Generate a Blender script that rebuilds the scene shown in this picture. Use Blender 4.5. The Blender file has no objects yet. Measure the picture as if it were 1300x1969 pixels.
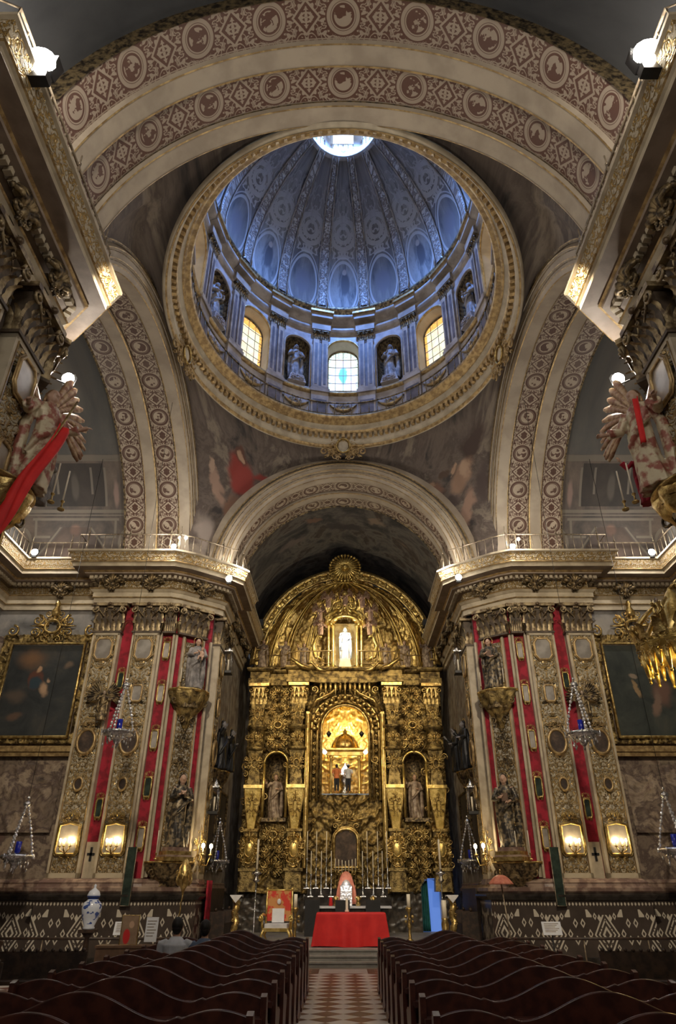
import bpy, math, random
from mathutils import Vector, Matrix, noise
random.seed(7)
R = math.radians; pi = math.pi; sin = math.sin; cos = math.cos; sqrt = math.sqrt
SC = bpy.context.scene; COL = SC.collection
# ---------------------------------------------------------------- camera, exposure
cam = bpy.data.cameras.new('camera'); camo = bpy.data.objects.new('camera', cam); COL.objects.link(camo)
cam.sensor_fit = 'VERTICAL'; cam.sensor_height = 24.0; cam.lens = 24.0*1270/1969
cam.shift_x = -10/1969
camo.location = (0, 0, 1.6); camo.rotation_euler = (R(90+29.8), 0, 0); cam.clip_end = 200
SC.camera = camo
SC.view_settings.view_transform = 'Standard'; SC.view_settings.look = 'None'
SC.view_settings.gamma = 1; SC.view_settings.use_curve_mapping = False
SC.view_settings.exposure = 0.0
# ---------------------------------------------------------------- sky and lights
w = bpy.data.worlds.new('World'); SC.world = w; w.use_nodes = True
w.node_tree.nodes['Background'].inputs[0].default_value = (.62, .76, 1, 1)
w.node_tree.nodes['Background'].inputs[1].default_value = 0.6
def lamp(name, kind, loc, power, col=(1, 1, 1), size=.2, rot=None, aim=None, spot=None, sy=None, spread=None):
    l = bpy.data.lights.new(name, kind); l.energy = power; l.color = col
    if kind == 'AREA':
        l.shape = 'RECTANGLE' if sy else 'DISK'; l.size = size
        if sy: l.size_y = sy
        if spread: l.spread = R(spread)
    else: l.shadow_soft_size = size
    if kind == 'SPOT': l.spot_size = R(spot or 90); l.spot_blend = .8
    o = bpy.data.objects.new(name, l); COL.objects.link(o); o.location = loc
    if aim is not None: o.rotation_euler = (Vector(aim)-Vector(loc)).to_track_quat('-Z', 'Y').to_euler()
    elif rot: o.rotation_euler = rot
    return o
for i in range(8):
    a = 2*pi*i/8; lamp('window_daylight', 'AREA', (4.4*sin(a), 14.13+5.2*cos(a), 19.3), 26, ((.80, .86, 1) if i % 2 == 0 else (1, .8, .58)), 1.0, aim=(0, 14.13, 18.6), sy=1.8, spread=120)
WARM = (1, .80, .56); WHITE = (1, .92, .82); GOLDL = (1, .76, .40)
KW = 1.0
for i in range(8):
    a = 2*pi*i/8+.39; lamp('lantern_daylight', 'SPOT', (.3*sin(a), 14.13+.3*cos(a), 28.4), 7000, (.16, .36, 1), .35, aim=(4.3*sin(a), 14.13+4.9*cos(a), 23.2), spot=46)
# unseen fill light added high in the nave behind the viewer
lamp('nave_fill_light', 'AREA', (0, -1.5, 9.5), 230, WHITE, 4, aim=(0, 10, 8), sy=3)
for s in (-1, 1):
    lamp('cornice_flood_nave', 'POINT', (s*3.95, 4.7, 11.55), 150, WHITE, .12)
    lamp('spot_pier', 'POINT', (s*4.95, 9.55, 9.7), 120, WHITE, .08)
    lamp('cornice_flood_transept', 'POINT', (s*9.9, 19.0, 11.5), 130, WHITE, .1)
    lamp('cornice_flood_crossing', 'POINT', (s*5.5, 18.8, 11.5), 110, WHITE, .1)
    lamp('cornice_flood_chancel', 'POINT', (s*3.3, 20.4, 11.2), 110, WHITE, .1)
    # floods standing on the near side of the crossing, shining on the far piers
    lamp('pier_wash', 'SPOT', (s*3.7, 7.6, 10.9), 2900, (1, .84, .62), .3, aim=(s*6.6, 20, 5.5), spot=75)
    lamp('nave_cornice_wash', 'SPOT', (s*3.9, 7.8, 11.2), 190, WHITE, .3, aim=(-s*5.2, 13.5, 15.2), spot=110)
lamp('retable_wash', 'SPOT', (-2.8, 21.6, 10.6), 650, GOLDL, .25, aim=(0, 28, 7), spot=80)
lamp('retable_wash', 'SPOT', (2.8, 21.6, 10.6), 650, GOLDL, .25, aim=(0, 28, 7), spot=80)
lamp('niche_light', 'POINT', (.1, 27.0, 11.0), 80, (1, .88, .6), .1)
lamp('camarin_light', 'POINT', (.1, 29.3, 7.3), 170, (1, .80, .35), .2)
lamp('altar_light', 'SPOT', (0, 19.5, 10.5), 500, WHITE, .2, aim=(0, 22, .8), spot=40)
# ---------------------------------------------------------------- node expression helper
class E:
    nt = None
    def __init__(s, k): s.k = k
    @staticmethod
    def op(o, *a):
        n = E.nt.nodes.new('ShaderNodeMath'); n.operation = o
        for i, v in enumerate(a):
            if isinstance(v, E): E.nt.links.new(v.k, n.inputs[i])
            else: n.inputs[i].default_value = v
        return E(n.outputs[0])
    def __add__(s, o): return E.op('ADD', s, o)
    __radd__ = __add__
    def __sub__(s, o): return E.op('SUBTRACT', s, o)
    def __rsub__(s, o): return E.op('SUBTRACT', o, s)
    def __mul__(s, o): return E.op('MULTIPLY', s, o)
    __rmul__ = __mul__
    def __truediv__(s, o): return E.op('DIVIDE', s, o)
    def __lt__(s, o): return E.op('LESS_THAN', s, o)
    def __gt__(s, o): return E.op('GREATER_THAN', s, o)
    def __abs__(s): return E.op('ABSOLUTE', s)
def pingpong(a, b): return E.op('PINGPONG', a, b)
def mx(a, b): return E.op('MAXIMUM', a, b)
def mn(a, b): return E.op('MINIMUM', a, b)
def hyp(a, b): return E.op('SQRT', a*a+b*b)
def sstep(x, a, b):
    n = E.nt.nodes.new('ShaderNodeMapRange'); n.interpolation_type = 'SMOOTHSTEP'
    E.nt.links.new(x.k, n.inputs[0]); n.inputs[1].default_value = a; n.inputs[2].default_value = b
    return E(n.outputs[0])
def coords(kind='Object'):
    t = E.nt.nodes.new('ShaderNodeTexCoord'); s = E.nt.nodes.new('ShaderNodeSeparateXYZ')
    E.nt.links.new(t.outputs[kind], s.inputs[0]); return [E(o) for o in s.outputs]
def comb(x, y, z=0.0):
    n = E.nt.nodes.new('ShaderNodeCombineXYZ')
    for i, v in enumerate((x, y, z)):
        if isinstance(v, E): E.nt.links.new(v.k, n.inputs[i])
        else: n.inputs[i].default_value = v
    return E(n.outputs[0])
def tex(kind, vec=None, **k):
    n = E.nt.nodes.new('ShaderNodeTex'+kind)
    for a, v in k.items():
        if a in ('feature', 'distance'): setattr(n, a, v)
        else: n.inputs[a].default_value = v
    if vec is not None: E.nt.links.new(vec.k, n.inputs['Vector'])
    return n
def nz(vec, scale, detail=3, rough=.55, dist=0): return E(tex('Noise', vec, Scale=scale, Detail=detail, Roughness=rough, Distortion=dist).outputs[0])
def mixc(f, a, b, mode='MIX'):
    n = E.nt.nodes.new('ShaderNodeMix'); n.data_type = 'RGBA'; n.blend_type = mode
    if isinstance(f, E): E.nt.links.new(f.k, n.inputs[0])
    else: n.inputs[0].default_value = f
    for i, v in ((6, a), (7, b)):
        if isinstance(v, E): E.nt.links.new(v.k, n.inputs[i])
        else: n.inputs[i].default_value = (*v, 1)
    return E(n.outputs[2])
def ramp(f, stops):
    n = E.nt.nodes.new('ShaderNodeValToRGB'); e = n.color_ramp.elements
    while len(e) < len(stops): e.new(.5)
    for q, (p, c) in zip(e, stops): q.position = p; q.color = (*c, 1)
    E.nt.links.new(f.k, n.inputs[0]); return E(n.outputs[0])
def new_mat(name):
    m = bpy.data.materials.new(name); m.use_nodes = True; E.nt = m.node_tree
    return m, m.node_tree.nodes['Principled BSDF']
def put(b, key, v):
    if isinstance(v, E): E.nt.links.new(v.k, b.inputs[key])
    else: b.inputs[key].default_value = (*v, 1) if isinstance(v, tuple) else v
def bump(b, h, strength=.5, dist=.02):
    n = E.nt.nodes.new('ShaderNodeBump'); n.inputs['Strength'].default_value = strength; n.inputs['Distance'].default_value = dist
    E.nt.links.new(h.k, n.inputs['Height']); E.nt.links.new(n.outputs[0], b.inputs['Normal'])
def obvec():
    t = E.nt.nodes.new('ShaderNodeTexCoord'); return E(t.outputs['Object'])
def simple(name, c1, c2=None, rough=.6, metal=0., scale=6., bs=0., bd=.01, bscale=None, contrast=(.35, .65), **kw):
    m, b = new_mat(name); v = obvec()
    if c2 is None: c2 = tuple(x*.7 for x in c1)
    n = nz(v, scale, 5)
    put(b, 'Base Color', mixc(sstep(n, *contrast), c2, c1))
    put(b, 'Roughness', rough); put(b, 'Metallic', metal)
    for k, x in kw.items(): put(b, k.replace('_', ' '), x)
    if bs: bump(b, nz(v, bscale or scale*2, 4), bs, bd)
    return m
def glow(name, col, st):
    m, b = new_mat(name); put(b, 'Base Color', col); b.inputs['Emission Color'].default_value = (*col, 1)
    b.inputs['Emission Strength'].default_value = st; return m
M = {}
M['stone'] = simple('cream_stone', (.50, .43, .31), (.36, .30, .21), .55, 0, 2.5, .15)
M['rib'] = simple('pale_arch_rib', (.44, .37, .28), (.34, .28, .21), .6, 0, 1.5)
M['gold'] = simple('gilding', (.66, .50, .20), (.30, .19, .06), .30, .85, 9, .5, .02, 22)
M['gold_dark'] = simple('old_gilding', (.42, .31, .12), (.075, .05, .022), .38, .75, 5, .8, .03, 26)  # old gold; strong dark mottle also puts the carving's shadows into the colour
M['gold_bright'] = simple('bright_gilding', (.85, .65, .24), (.55, .38, .10), .3, .8, 5, .4, .02, 18)
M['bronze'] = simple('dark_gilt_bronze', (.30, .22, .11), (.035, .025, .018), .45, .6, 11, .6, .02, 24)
M['grey_marble'] = simple('grey_marble', (.40, .37, .36), (.24, .21, .20), .5, 0, 3, .1, contrast=(.3, .7))
M['drum_stone'] = simple('drum_stone', (.36, .31, .26), (.20, .165, .13), .55, 0, 2.2, .2)
M['gilt_edge'] = simple('gilt_moulding', (.52, .37, .17), (.26, .17, .075), .42, .55, 7, .4, .02, 20)
M['red'] = simple('crimson_damask', (.36, .010, .030), (.20, .004, .014), .75, 0, 5, contrast=(.4, .6))
M['red_cloth'] = simple('scarlet_cloth', (.72, .022, .018), (.60, .012, .012), .7, 0, 3)
M['wood'] = simple('polished_dark_wood', (.085, .024, .015), (.04, .011, .008), .32, 0, 9, .05, Coat_Weight=.25, Coat_Roughness=.18)
M['wood_dull'] = simple('dark_oak', (.055, .03, .018), (.02, .012, .008), .5, 0, 8, .2)
M['plank'] = simple('brown_board', (.15, .085, .05), None, .5, 0, 6)
M['white_cloth'] = simple('white_linen', (.75, .74, .74), (.6, .6, .62), .8, 0, 6)
M['wax'] = simple('candle_wax', (.82, .76, .62), (.74, .66, .5), .5, 0, 5)
M['silver'] = simple('silver', (.80, .80, .80), (.42, .42, .43), .22, 1, 14, .6, .02, 30)
M['iron'] = simple('dull_rail_metal', (.33, .27, .19), (.16, .12, .08), .45, .6, 10)
M['black'] = simple('black_iron', (.012, .012, .013), (.006, .006, .006), .45, 0, 8)
M['skin'] = simple('skin', (.52, .31, .21), (.46, .26, .17), .55, 0, 4)
M['hair'] = simple('dark_hair', (.012, .008, .006), (.006, .004, .003), .6, 0, 30)
M['shirt_white'] = simple('white_shirt', (.62, .64, .68), None, .8)
M['shirt_blue'] = simple('slate_blue_shirt', (.10, .14, .22), None, .8)
M['orange'] = simple('orange_shirt', (.65, .20, .07), None, .8)
M['carved_wood'] = simple('polychrome_wood', (.42, .33, .24), (.15, .10, .07), .45, .1, 6, .4, .02, 14)
M['robe_dark'] = simple('dark_estofado_robe', (.22, .17, .10), (.035, .03, .025), .42, .35, 9, .4, .02, 14, contrast=(.45, .6))
M['robe_grey'] = simple('grey_stone_figure', (.30, .28, .27), (.12, .11, .11), .6, 0, 5, .4, .02, 10)
M['robe_brown'] = simple('gilt_brown_robe', (.48, .33, .17), (.17, .085, .045), .42, .4, 8, .4, .02, 14)
M['flesh_carved'] = simple('painted_flesh', (.55, .36, .26), (.42, .26, .18), .45, 0, 5)
M['marble_rose'] = simple('rose_marble', (.34, .25, .19), (.16, .10, .08), .3, 0, 4, contrast=(.4, .6))
M['dark_marble'] = simple('black_marble', (.045, .038, .032), (.016, .013, .011), .25, 0, 4)
M['mirror'] = simple('old_mirror', (.52, .49, .45), (.36, .33, .30), .3, .55, 3)
M['green_mirror'] = simple('dark_green_glass', (.06, .09, .07), (.03, .04, .035), .15, .3, 4)
M['slab'] = simple('grey_altar_stone', (.30, .28, .25), (.22, .20, .18), .5, 0, 4)
M['paper'] = simple('white_paper', (.75, .77, .8), (.68, .7, .74), .7, 0, 4)
M['teal'] = simple('teal_curtain', (.02, .16, .15), (.01, .09, .09), .8, 0, 4)
M['blue_glass'] = simple('cobalt_glass', (.01, .02, .30), (.005, .01, .2), .15, 0, 4)
M['salmon'] = simple('salmon_silk', (.60, .22, .14), (.45, .13, .08), .6, 0, 6)
M['crystal'] = simple('crystal_beads', (.78, .78, .80), (.5, .5, .52), .12, .7, 10)
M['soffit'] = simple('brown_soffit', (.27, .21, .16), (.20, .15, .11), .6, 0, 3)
M['bulb'] = glow('lit_flood_lamp', (1, .95, .86), 40)
M['bulb_warm'] = glow('lit_candle_bulb', (1, .78, .42), 28)
M['flame'] = glow('small_flame', (1, .8, .5), 10)
M['sky_glass'] = glow('bright_sky_glass', (.62, .76, 1), 2.2)
M['door_day'] = glow('blue_daylight_room', (.13, .28, .80), .55)
def arabesque(name, ground, fig, W, P=2.6, wear=.35):
    """scroll band: u runs along the arch, v across (0..W)"""
    m, b = new_mat(name); u, v, _ = coords('UV')
    f = abs(v-W/2)                                    # metres from the centre line
    s = pingpong(u, P/4)                              # 0 .. P/4 mirrored
    d = hyp(s, f)                                     # medallion round s = 0
    r0 = W*.36
    ring = mx(abs(d-r0) < .035, abs(d-r0*.80) < .012)
    inside = d < r0
    q = comb(s*1.0, f*1.0, 3.3)
    n1 = nz(q, 5.5, 1.0, .5, .8); n2 = nz(q, 10, .5, .5, .6)
    curl = mx(abs(n1-.5) < .04, mn(n2 > .52, abs(n1-.5) > .07))
    t = P/4-s                                          # diamond round s = P/4
    dm = t*1.1+f
    diamond = abs(dm-W*.36) < .028
    leaf = mn(dm < W*.22, n2 > .40)
    clear = mn(abs(dm-W*.30) > .05, abs(d-r0*1.12) > .03)
    fol = mx(mn(curl, clear), mx(diamond, leaf))
    face = mn(nz(comb(u, v, 1), 5, 3) > .5, d < r0*.62)
    k = mx(mn(fol, 1-inside), mx(ring, face))
    edge = mx(mn(f > W*.455, f < W*.48), f > W*.493)
    k = mn(mx(k, edge), 1.0)
    wv = nz(comb(u, v, 0), 1.2, 4)
    c = mixc(k, ground, fig)
    c = mixc(sstep(wv, .4, .8)*wear*.7, c, tuple(.5*(a+e_) for a, e_ in zip(ground, fig)))
    put(b, 'Base Color', c); put(b, 'Roughness', .5); bump(b, k, .25, .01)
    return m
BR = (.085, .036, .022); CR = (.44, .36, .27)
M['arab_light'] = arabesque('brown_scrolls_on_cream', CR, BR, .75)
M['arab_dark'] = arabesque('cream_scrolls_on_brown', (.11, .05, .034), (.36, .29, .22), .8, 2.9, .2)
def relief_gold(name, ground, gold, W, metal=.7, sc=6.5, dens=.05, uv=False):
    """mirrored gilt foliage in relief on a pale ground; local x across, z up"""
    m, b = new_mat(name); x, y, z = coords('UV' if uv else 'Object')
    q = comb(abs(x), pingpong(z, 1.7), 1.7) if not uv else comb(pingpong(x, .45), y, 1.7)
    n1 = nz(q, sc, 2, .5, .8); n2 = nz(q, sc*2.3, 1.5, .5, .5)
    h = mx(1-sstep(abs(n1-.5), 0, dens*1.7), sstep(n2, .52, .62)*.9)
    k = sstep(h, .25, .55)
    c = mixc(k, ground, gold); put(b, 'Base Color', c)
    put(b, 'Metallic', k*metal); put(b, 'Roughness', .38); bump(b, h, .9, .04)
    return m
M['pil_relief'] = relief_gold('gilt_foliage_on_cream', (.40, .36, .28), (.33, .24, .12), .9)
M['pil_relief_low'] = relief_gold('dense_gilt_foliage', (.47, .40, .28), (.24, .17, .08), .9, .6, 8, .06)
M['frieze_relief'] = relief_gold('gilt_frieze', (.46, .39, .28), (.42, .28, .10), 1, .6, 9, .06, True)
M['dome_rib'] = relief_gold('painted_dome_rib', (.42, .40, .38), (.19, .165, .15), 1, 0, 7)
def fresco(name, stops, scale=.5, blobs=(), lines=None, mode='Object', axes='xz', det=6, warp=.35, rough=.75):
    """stops: colour ramp over cloud noise; blobs: (cx, cz, rx, rz, angle, colour, softness)"""
    m, b = new_mat(name); c3 = coords(mode); ax = {'x': 0, 'y': 1, 'z': 2}
    x = c3[ax[axes[0]]]; z = c3[ax[axes[1]]]
    q = comb(x, z, .7)
    n = nz(q, scale, det, .64, .45)
    c = ramp(n, stops)
    wn = E.nt.nodes.new('ShaderNodeTexNoise'); wn.inputs['Scale'].default_value = 2.6; wn.inputs['Detail'].default_value = 5
    E.nt.links.new(q.k, wn.inputs['Vector'])
    sp = E.nt.nodes.new('ShaderNodeSeparateColor'); E.nt.links.new(wn.outputs['Color'], sp.inputs[0])
    wx = x+(E(sp.outputs[0])-.5)*warp; wz = z+(E(sp.outputs[1])-.5)*warp
    for (cx, cz, rx, rz, an, col, soft) in blobs:
        dx = wx-cx; dz = wz-cz; ca, sa = cos(R(an)), sin(R(an))
        e = hyp((dx*ca+dz*sa)*(1/rx), (dz*ca-dx*sa)*(1/rz))
        c = mixc(1-sstep(e, 1-soft, 1), c, col)
    if lines: c = lines(c, x, z)
    put(b, 'Base Color', c); put(b, 'Roughness', rough)
    return m
def dado_mat():
    m, b = new_mat('inlaid_marble_dado'); x, z, _ = coords('UV')
    P = 1.35; t = pingpong(x, P/2)                      # 0..P/2
    zz = z-.62
    dia = t*1.0+abs(zz)*.62
    k = mn(abs(dia-.30) < .022, z < 1.05)
    k = mx(k, mn(abs(dia-.20) < .02, nz(comb(t, zz, 0), 18, 0) > .42))
    k = mx(k, mn(abs(dia-.09) < .028, 1))
    for (a, c0, r_, w_) in ((.25, .40, .052, .014), (.25, -.28, .052, .014), (.42, .02, .07, .016), (.14, .36, .03, .03), (.58, .25, .07, .016), (.58, -.12, .07, .016)):
        e = abs(t-a)+abs(zz-c0)*.6
        k = mx(k, abs(e-r_*.7) < w_)
    cor = mn(mn(t > .33, t < .47), mn(z > 1.0, (z-1.0) < (t-.30)*1.4))
    k = mx(k, mn(cor, (z-1.0) < .17))
    bar = mn(t > .50, t < .52)
    k = mn(k, 1-bar)
    band = mn(z > 1.22, z < 1.36)
    k2 = mn(band, (abs(pingpong(x, .09)-.045)*1.6+abs(z-1.29)) < .045)
    k = mx(mn(k, z < 1.2), k2)
    vn = nz(comb(x, z, 0), 3, 6)
    c = mixc(k, mixc(vn, (.03, .024, .02), (.105, .08, .065)), (.60, .55, .45))
    put(b, 'Base Color', c); put(b, 'Roughness', .28)
    return m
M['dado'] = dado_mat()
def floor_mat():
    m, b = new_mat('diamond_marble_floor'); x, y, _ = coords('Object')
    P = .5
    a = E.op('FLOOR', (x+y)*(1/P)+.5); c_ = E.op('FLOOR', (x-y)*(1/P)+.5)
    k = E.op('MODULO', abs(a)+0, 2.0); k3 = E.op('MODULO', abs(c_)+0, 2.0)
    red = mn(k, k3)
    wn = tex('WhiteNoise', comb(a, c_, 0)); wv = E(wn.outputs[0])
    # red tiles in alternate rows, white elsewhere
    par = E.op('MODULO', abs(a+c_)+0, 2.0)
    rc = mixc(wv, (.155, .048, .035), (.11, .05, .04)); wc = mixc(wv, (.66, .63, .61), (.54, .51, .49))
    v = nz(comb(x, y, 0), 5, 6)
    col = mixc(par, wc, rc); col = mixc(sstep(v, .5, .8)*.35, col, (.25, .22, .2))
    # border slab in front of the steps
    slab = mn(y > 17.75, y < 18.7)
    inn = mn(abs(x) < .55, slab)
    col = mixc(inn, col, (.45, .43, .41))
    fr = mn(mn(abs(x) > .55, abs(x) < .72), slab)
    col = mixc(fr, col, (.08, .055, .045))
    col = mixc(y > 18.7, col, (.20, .17, .14))
    put(b, 'Base Color', col); put(b, 'Roughness', .38); put(b, 'Specular IOR Level', .3)
    return m
M['floor'] = floor_mat()
def glass_mat(name, cell, ground, accent, strength, figure=None):
    m, b = new_mat(name); x, z, _ = coords('UV')       # u 0..1 v 0..1
    q = comb(x, z*1.7, 0)
    vo = tex('Voronoi', q, Scale=cell); cc = E(vo.outputs['Color'])
    ed = mx(abs(x-.5) > .40, z > .86)
    c = mixc(.25, ground, cc, 'MULTIPLY'); c = mixc(ed, c, accent)
    if figure:
        d = hyp((x-.5)*(1/.17)+nz(q, 6)*1-.5, (z-.5)*(1/.22)); c = mixc(1-sstep(d, .6, 1), c, figure)
    vd = tex('Voronoi', q, feature='DISTANCE_TO_EDGE', Scale=cell)
    gx = mx(pingpong(x, .125) < .010, pingpong(z, .083) < .008)
    lead = mx(mn(E(vd.outputs[0]) < .02, ed), gx)
    c = mixc(lead, c, (.08, .07, .06))
    put(b, 'Base Color', (0, 0, 0)); put(b, 'Emission Color', c); put(b, 'Emission Strength', strength)
    return m
M['glass_mid'] = glass_mat('stained_glass_pale', 9, (.85, .95, 1.0), (.55, .72, .70), 1.9, (.10, .55, .52))
M['glass_side'] = glass_mat('stained_glass_amber', 8, (1, .90, .62), (.95, .50, .12), 1.5)
# ---------------------------------------------------------------- mesh builder
class MB:
    def __init__(s): s.v = []; s.f = []; s.uv = {}; s.sm = set()
    def add(s, vs, fs, smooth=False, uvs=None):
        o = len(s.v); s.v += [tuple(p) for p in vs]
        for i, f in enumerate(fs):
            if smooth: s.sm.add(len(s.f))
            if uvs: s.uv[len(s.f)] = uvs[i]
            s.f.append(tuple(o+k for k in f))
        return s
    def box(s, x0, x1, y0, y1, z0, z1, M_=None):
        vs = [(x, y, z) for x in (x0, x1) for y in (y0, y1) for z in (z0, z1)]
        if M_: vs = [M_@Vector(p) for p in vs]
        return s.add(vs, [(0, 1, 3, 2), (4, 6, 7, 5), (0, 4, 5, 1), (2, 3, 7, 6), (0, 2, 6, 4), (1, 5, 7, 3)])
    def taper(s, cx, cy, z0, z1, w0, d0, w1, d1):
        vs = [(cx+a*w0/2, cy+b*d0/2, z0) for a, b in ((-1, -1), (1, -1), (1, 1), (-1, 1))]+[(cx+a*w1/2, cy+b*d1/2, z1) for a, b in ((-1, -1), (1, -1), (1, 1), (-1, 1))]
        return s.add(vs, [(0, 3, 2, 1), (4, 5, 6, 7), (0, 1, 5, 4), (1, 2, 6, 5), (2, 3, 7, 6), (3, 0, 4, 7)])
    def lathe(s, prof, cx=0, cy=0, n=16, a0=0, a1=2*pi, sx=1, sy=1, cap=True):
        full = abs(a1-a0-2*pi) < 1e-6; m = n if full else n+1; vs = []
        for r, z in prof:
            for i in range(m):
                a = a0+(a1-a0)*i/n; vs.append((cx+sx*r*cos(a), cy+sy*r*sin(a), z))
        fs = []
        for j in range(len(prof)-1):
            for i in range(n):
                k = (i+1) % m; fs.append((j*m+i, j*m+k, (j+1)*m+k, (j+1)*m+i))
        if full and cap:
            if prof[0][0] > 1e-4: fs.append(tuple(range(m-1, -1, -1)))
            if prof[-1][0] > 1e-4: fs.append(tuple((len(prof)-1)*m+i for i in range(m)))
        return s.add(vs, fs, True)
    def sph(s, c, r, n=10, sc=(1, 1, 1)):
        vs = []; fs = []; h = max(4, n//2)
        for j in range(h+1):
            t = pi*j/h
            for i in range(n):
                a = 2*pi*i/n; vs.append((c[0]+r*sc[0]*sin(t)*cos(a), c[1]+r*sc[1]*sin(t)*sin(a), c[2]+r*sc[2]*cos(t)))
        for j in range(h):
            for i in range(n): k = (i+1) % n; fs.append((j*n+i, (j+1)*n+i, (j+1)*n+k, j*n+k))
        return s.add(vs, fs, True)
    def tube(s, pts, rad, n=6, cap=True):
        pts = [Vector(p) for p in pts]; L = len(pts)
        if not isinstance(rad, (list, tuple)): rad = [rad]*L
        vs = []; up = Vector((0, 0, 1)); pn = None
        for i, p in enumerate(pts):
            t = (pts[min(i+1, L-1)]-pts[max(i-1, 0)])
            if t.length < 1e-9: t = up.copy()
            t.normalize()
            if pn is None: pn = t.orthogonal().normalized()
            pn = (pn-t*pn.dot(t))
            if pn.length < 1e-6: pn = t.orthogonal()
            pn.normalize(); bn = t.cross(pn)
            for k in range(n):
                a = 2*pi*k/n; vs.append(p+(pn*cos(a)+bn*sin(a))*rad[i])
        fs = [(i*n+k, i*n+(k+1) % n, (i+1)*n+(k+1) % n, (i+1)*n+k) for i in range(L-1) for k in range(n)]
        if cap: fs += [tuple(range(n-1, -1, -1)), tuple((L-1)*n+k for k in range(n))]
        return s.add(vs, fs, True)
    def prism(s, poly, y0, y1, ax='y'):
        """poly of (x, z) extruded in y"""
        n = len(poly); g = (lambda a, b, c: (a, c, b)) if ax == 'y' else ((lambda a, b, c: (c, a, b)) if ax == 'x' else (lambda a, b, c: (a, b, c)))
        vs = [g(a, b, y0) for a, b in poly]+[g(a, b, y1) for a, b in poly]
        return s.add(vs, [tuple(range(n)), tuple(range(2*n-1, n-1, -1))]+[(i, (i+1) % n, n+(i+1) % n, n+i) for i in range(n)])
    def grid(s, fn, nu, nv, smooth=True, uvf=None):
        vs = [fn(i/nu, j/nv) for j in range(nv+1) for i in range(nu+1)]
        fs = [(j*(nu+1)+i, j*(nu+1)+i+1, (j+1)*(nu+1)+i+1, (j+1)*(nu+1)+i) for j in range(nv) for i in range(nu)]
        uvs = None
        if uvf: uvs = [[uvf(a/nu, b/nv) for a, b in ((i, j), (i+1, j), (i+1, j+1), (i, j+1))] for j in range(nv) for i in range(nu)]
        return s.add(vs, fs, smooth, uvs)
    def xf(s, m, start=0):
        for i in range(start, len(s.v)): s.v[i] = tuple(m@Vector(s.v[i]))
        return s
    def out(s, name, mat, parent=None, **kw):
        me = bpy.data.meshes.new(name); me.from_pydata(s.v, [], s.f)
        if s.sm: me.polygons.foreach_set('use_smooth', [i in s.sm for i in range(len(s.f))])
        if s.uv:
            ul = me.uv_layers.new(name='UVMap')
            for p in me.polygons:
                if p.index in s.uv:
                    for li, q in zip(p.loop_indices, s.uv[p.index]): ul.data[li].uv = q
        me.materials.append(M[mat] if isinstance(mat, str) else mat); me.validate(clean_customdata=False); me.update()
        o = bpy.data.objects.new(name, me); COL.objects.link(o)
        if parent: o.parent = parent
        return tag(o, **kw) if kw else o
def tag(o, label=None, cat=None, group=None, kind=None):
    if label: o['label'] = label
    if cat: o['category'] = cat
    if group: o['group'] = group
    if kind: o['kind'] = kind
    return o
def thing(name, label, cat, loc=(0, 0, 0), rz=0., group=None):
    o = bpy.data.objects.new(name, None); COL.objects.link(o); o.location = loc; o.rotation_euler = (0, 0, rz)
    o.empty_display_size = .1
    return tag(o, label, cat, group)
def dup(root, loc=None, rz=None, label=None, group=None, parent=None, scale=None):
    c = root.copy(); COL.objects.link(c)
    if parent is not None: c.parent = parent
    if loc is not None: c.location = loc
    if rz is not None: c.rotation_euler = (0, 0, rz)
    if scale is not None: c.scale = scale
    if label: c['label'] = label
    if group: c['group'] = group
    for ch in list(root.children): dup(ch, parent=c)
    return c
def struct(o, label=None): o['kind'] = 'structure'; (label and o.__setitem__('label', label)); return o
# ornament primitives, all in local x (across), z (up), y (towards -y = out of the wall)
def scroll(mb, cx, cz, r, turns=1.4, a0=0., dr=1, y=0., th=None, tail=None, n=18):
    th = th or r*.2; pts = []; rad = []
    if tail: pts.append((tail[0], y, tail[1])); rad.append(th*.5)
    for i in range(n+1):
        t = i/n; a = a0+dr*turns*2*pi*t; rr = r*(1-.86*t)
        pts.append((cx+rr*cos(a), y-.35*th*t*3, cz+rr*sin(a))); rad.append(th*(1-.45*t))
    mb.tube(pts, rad, 5); mb.sph((pts[-1][0], pts[-1][1]-th*.3, pts[-1][2]), th*.9, 6)
def leaf(mb, base, w, h, curl=.35, az=0., lean=.15, n=6):
    """acanthus leaf rising from base, curling outward along azimuth az (0 = -y)"""
    ox, oy = sin(az), -cos(az); tx, ty = cos(az), sin(az); vs = []; fs = []
    for j in range(n+1):
        t = j/n; ww = w*.5*(1-t**2.2*.75)*(1+.18*sin(t*14)); out_ = lean*h*t+curl*h*max(0, t-.6)**1.5*2.4
        up = h*(t-.55*max(0, t-.75)**1.3*2.2)
        for k, e in enumerate((-1, -.5, 0, .5, 1)):
            dd = out_+.07*w*(1-abs(e)*1.6)+.03*w
            vs.append((base[0]+ox*dd+tx*e*ww, base[1]+oy*dd+ty*e*ww, base[2]+up))
    b = 5
    for j in range(n):
        for k in range(4): fs.append((j*b+k, j*b+k+1, (j+1)*b+k+1, (j+1)*b+k))
    mb.add(vs, fs, True)
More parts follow.
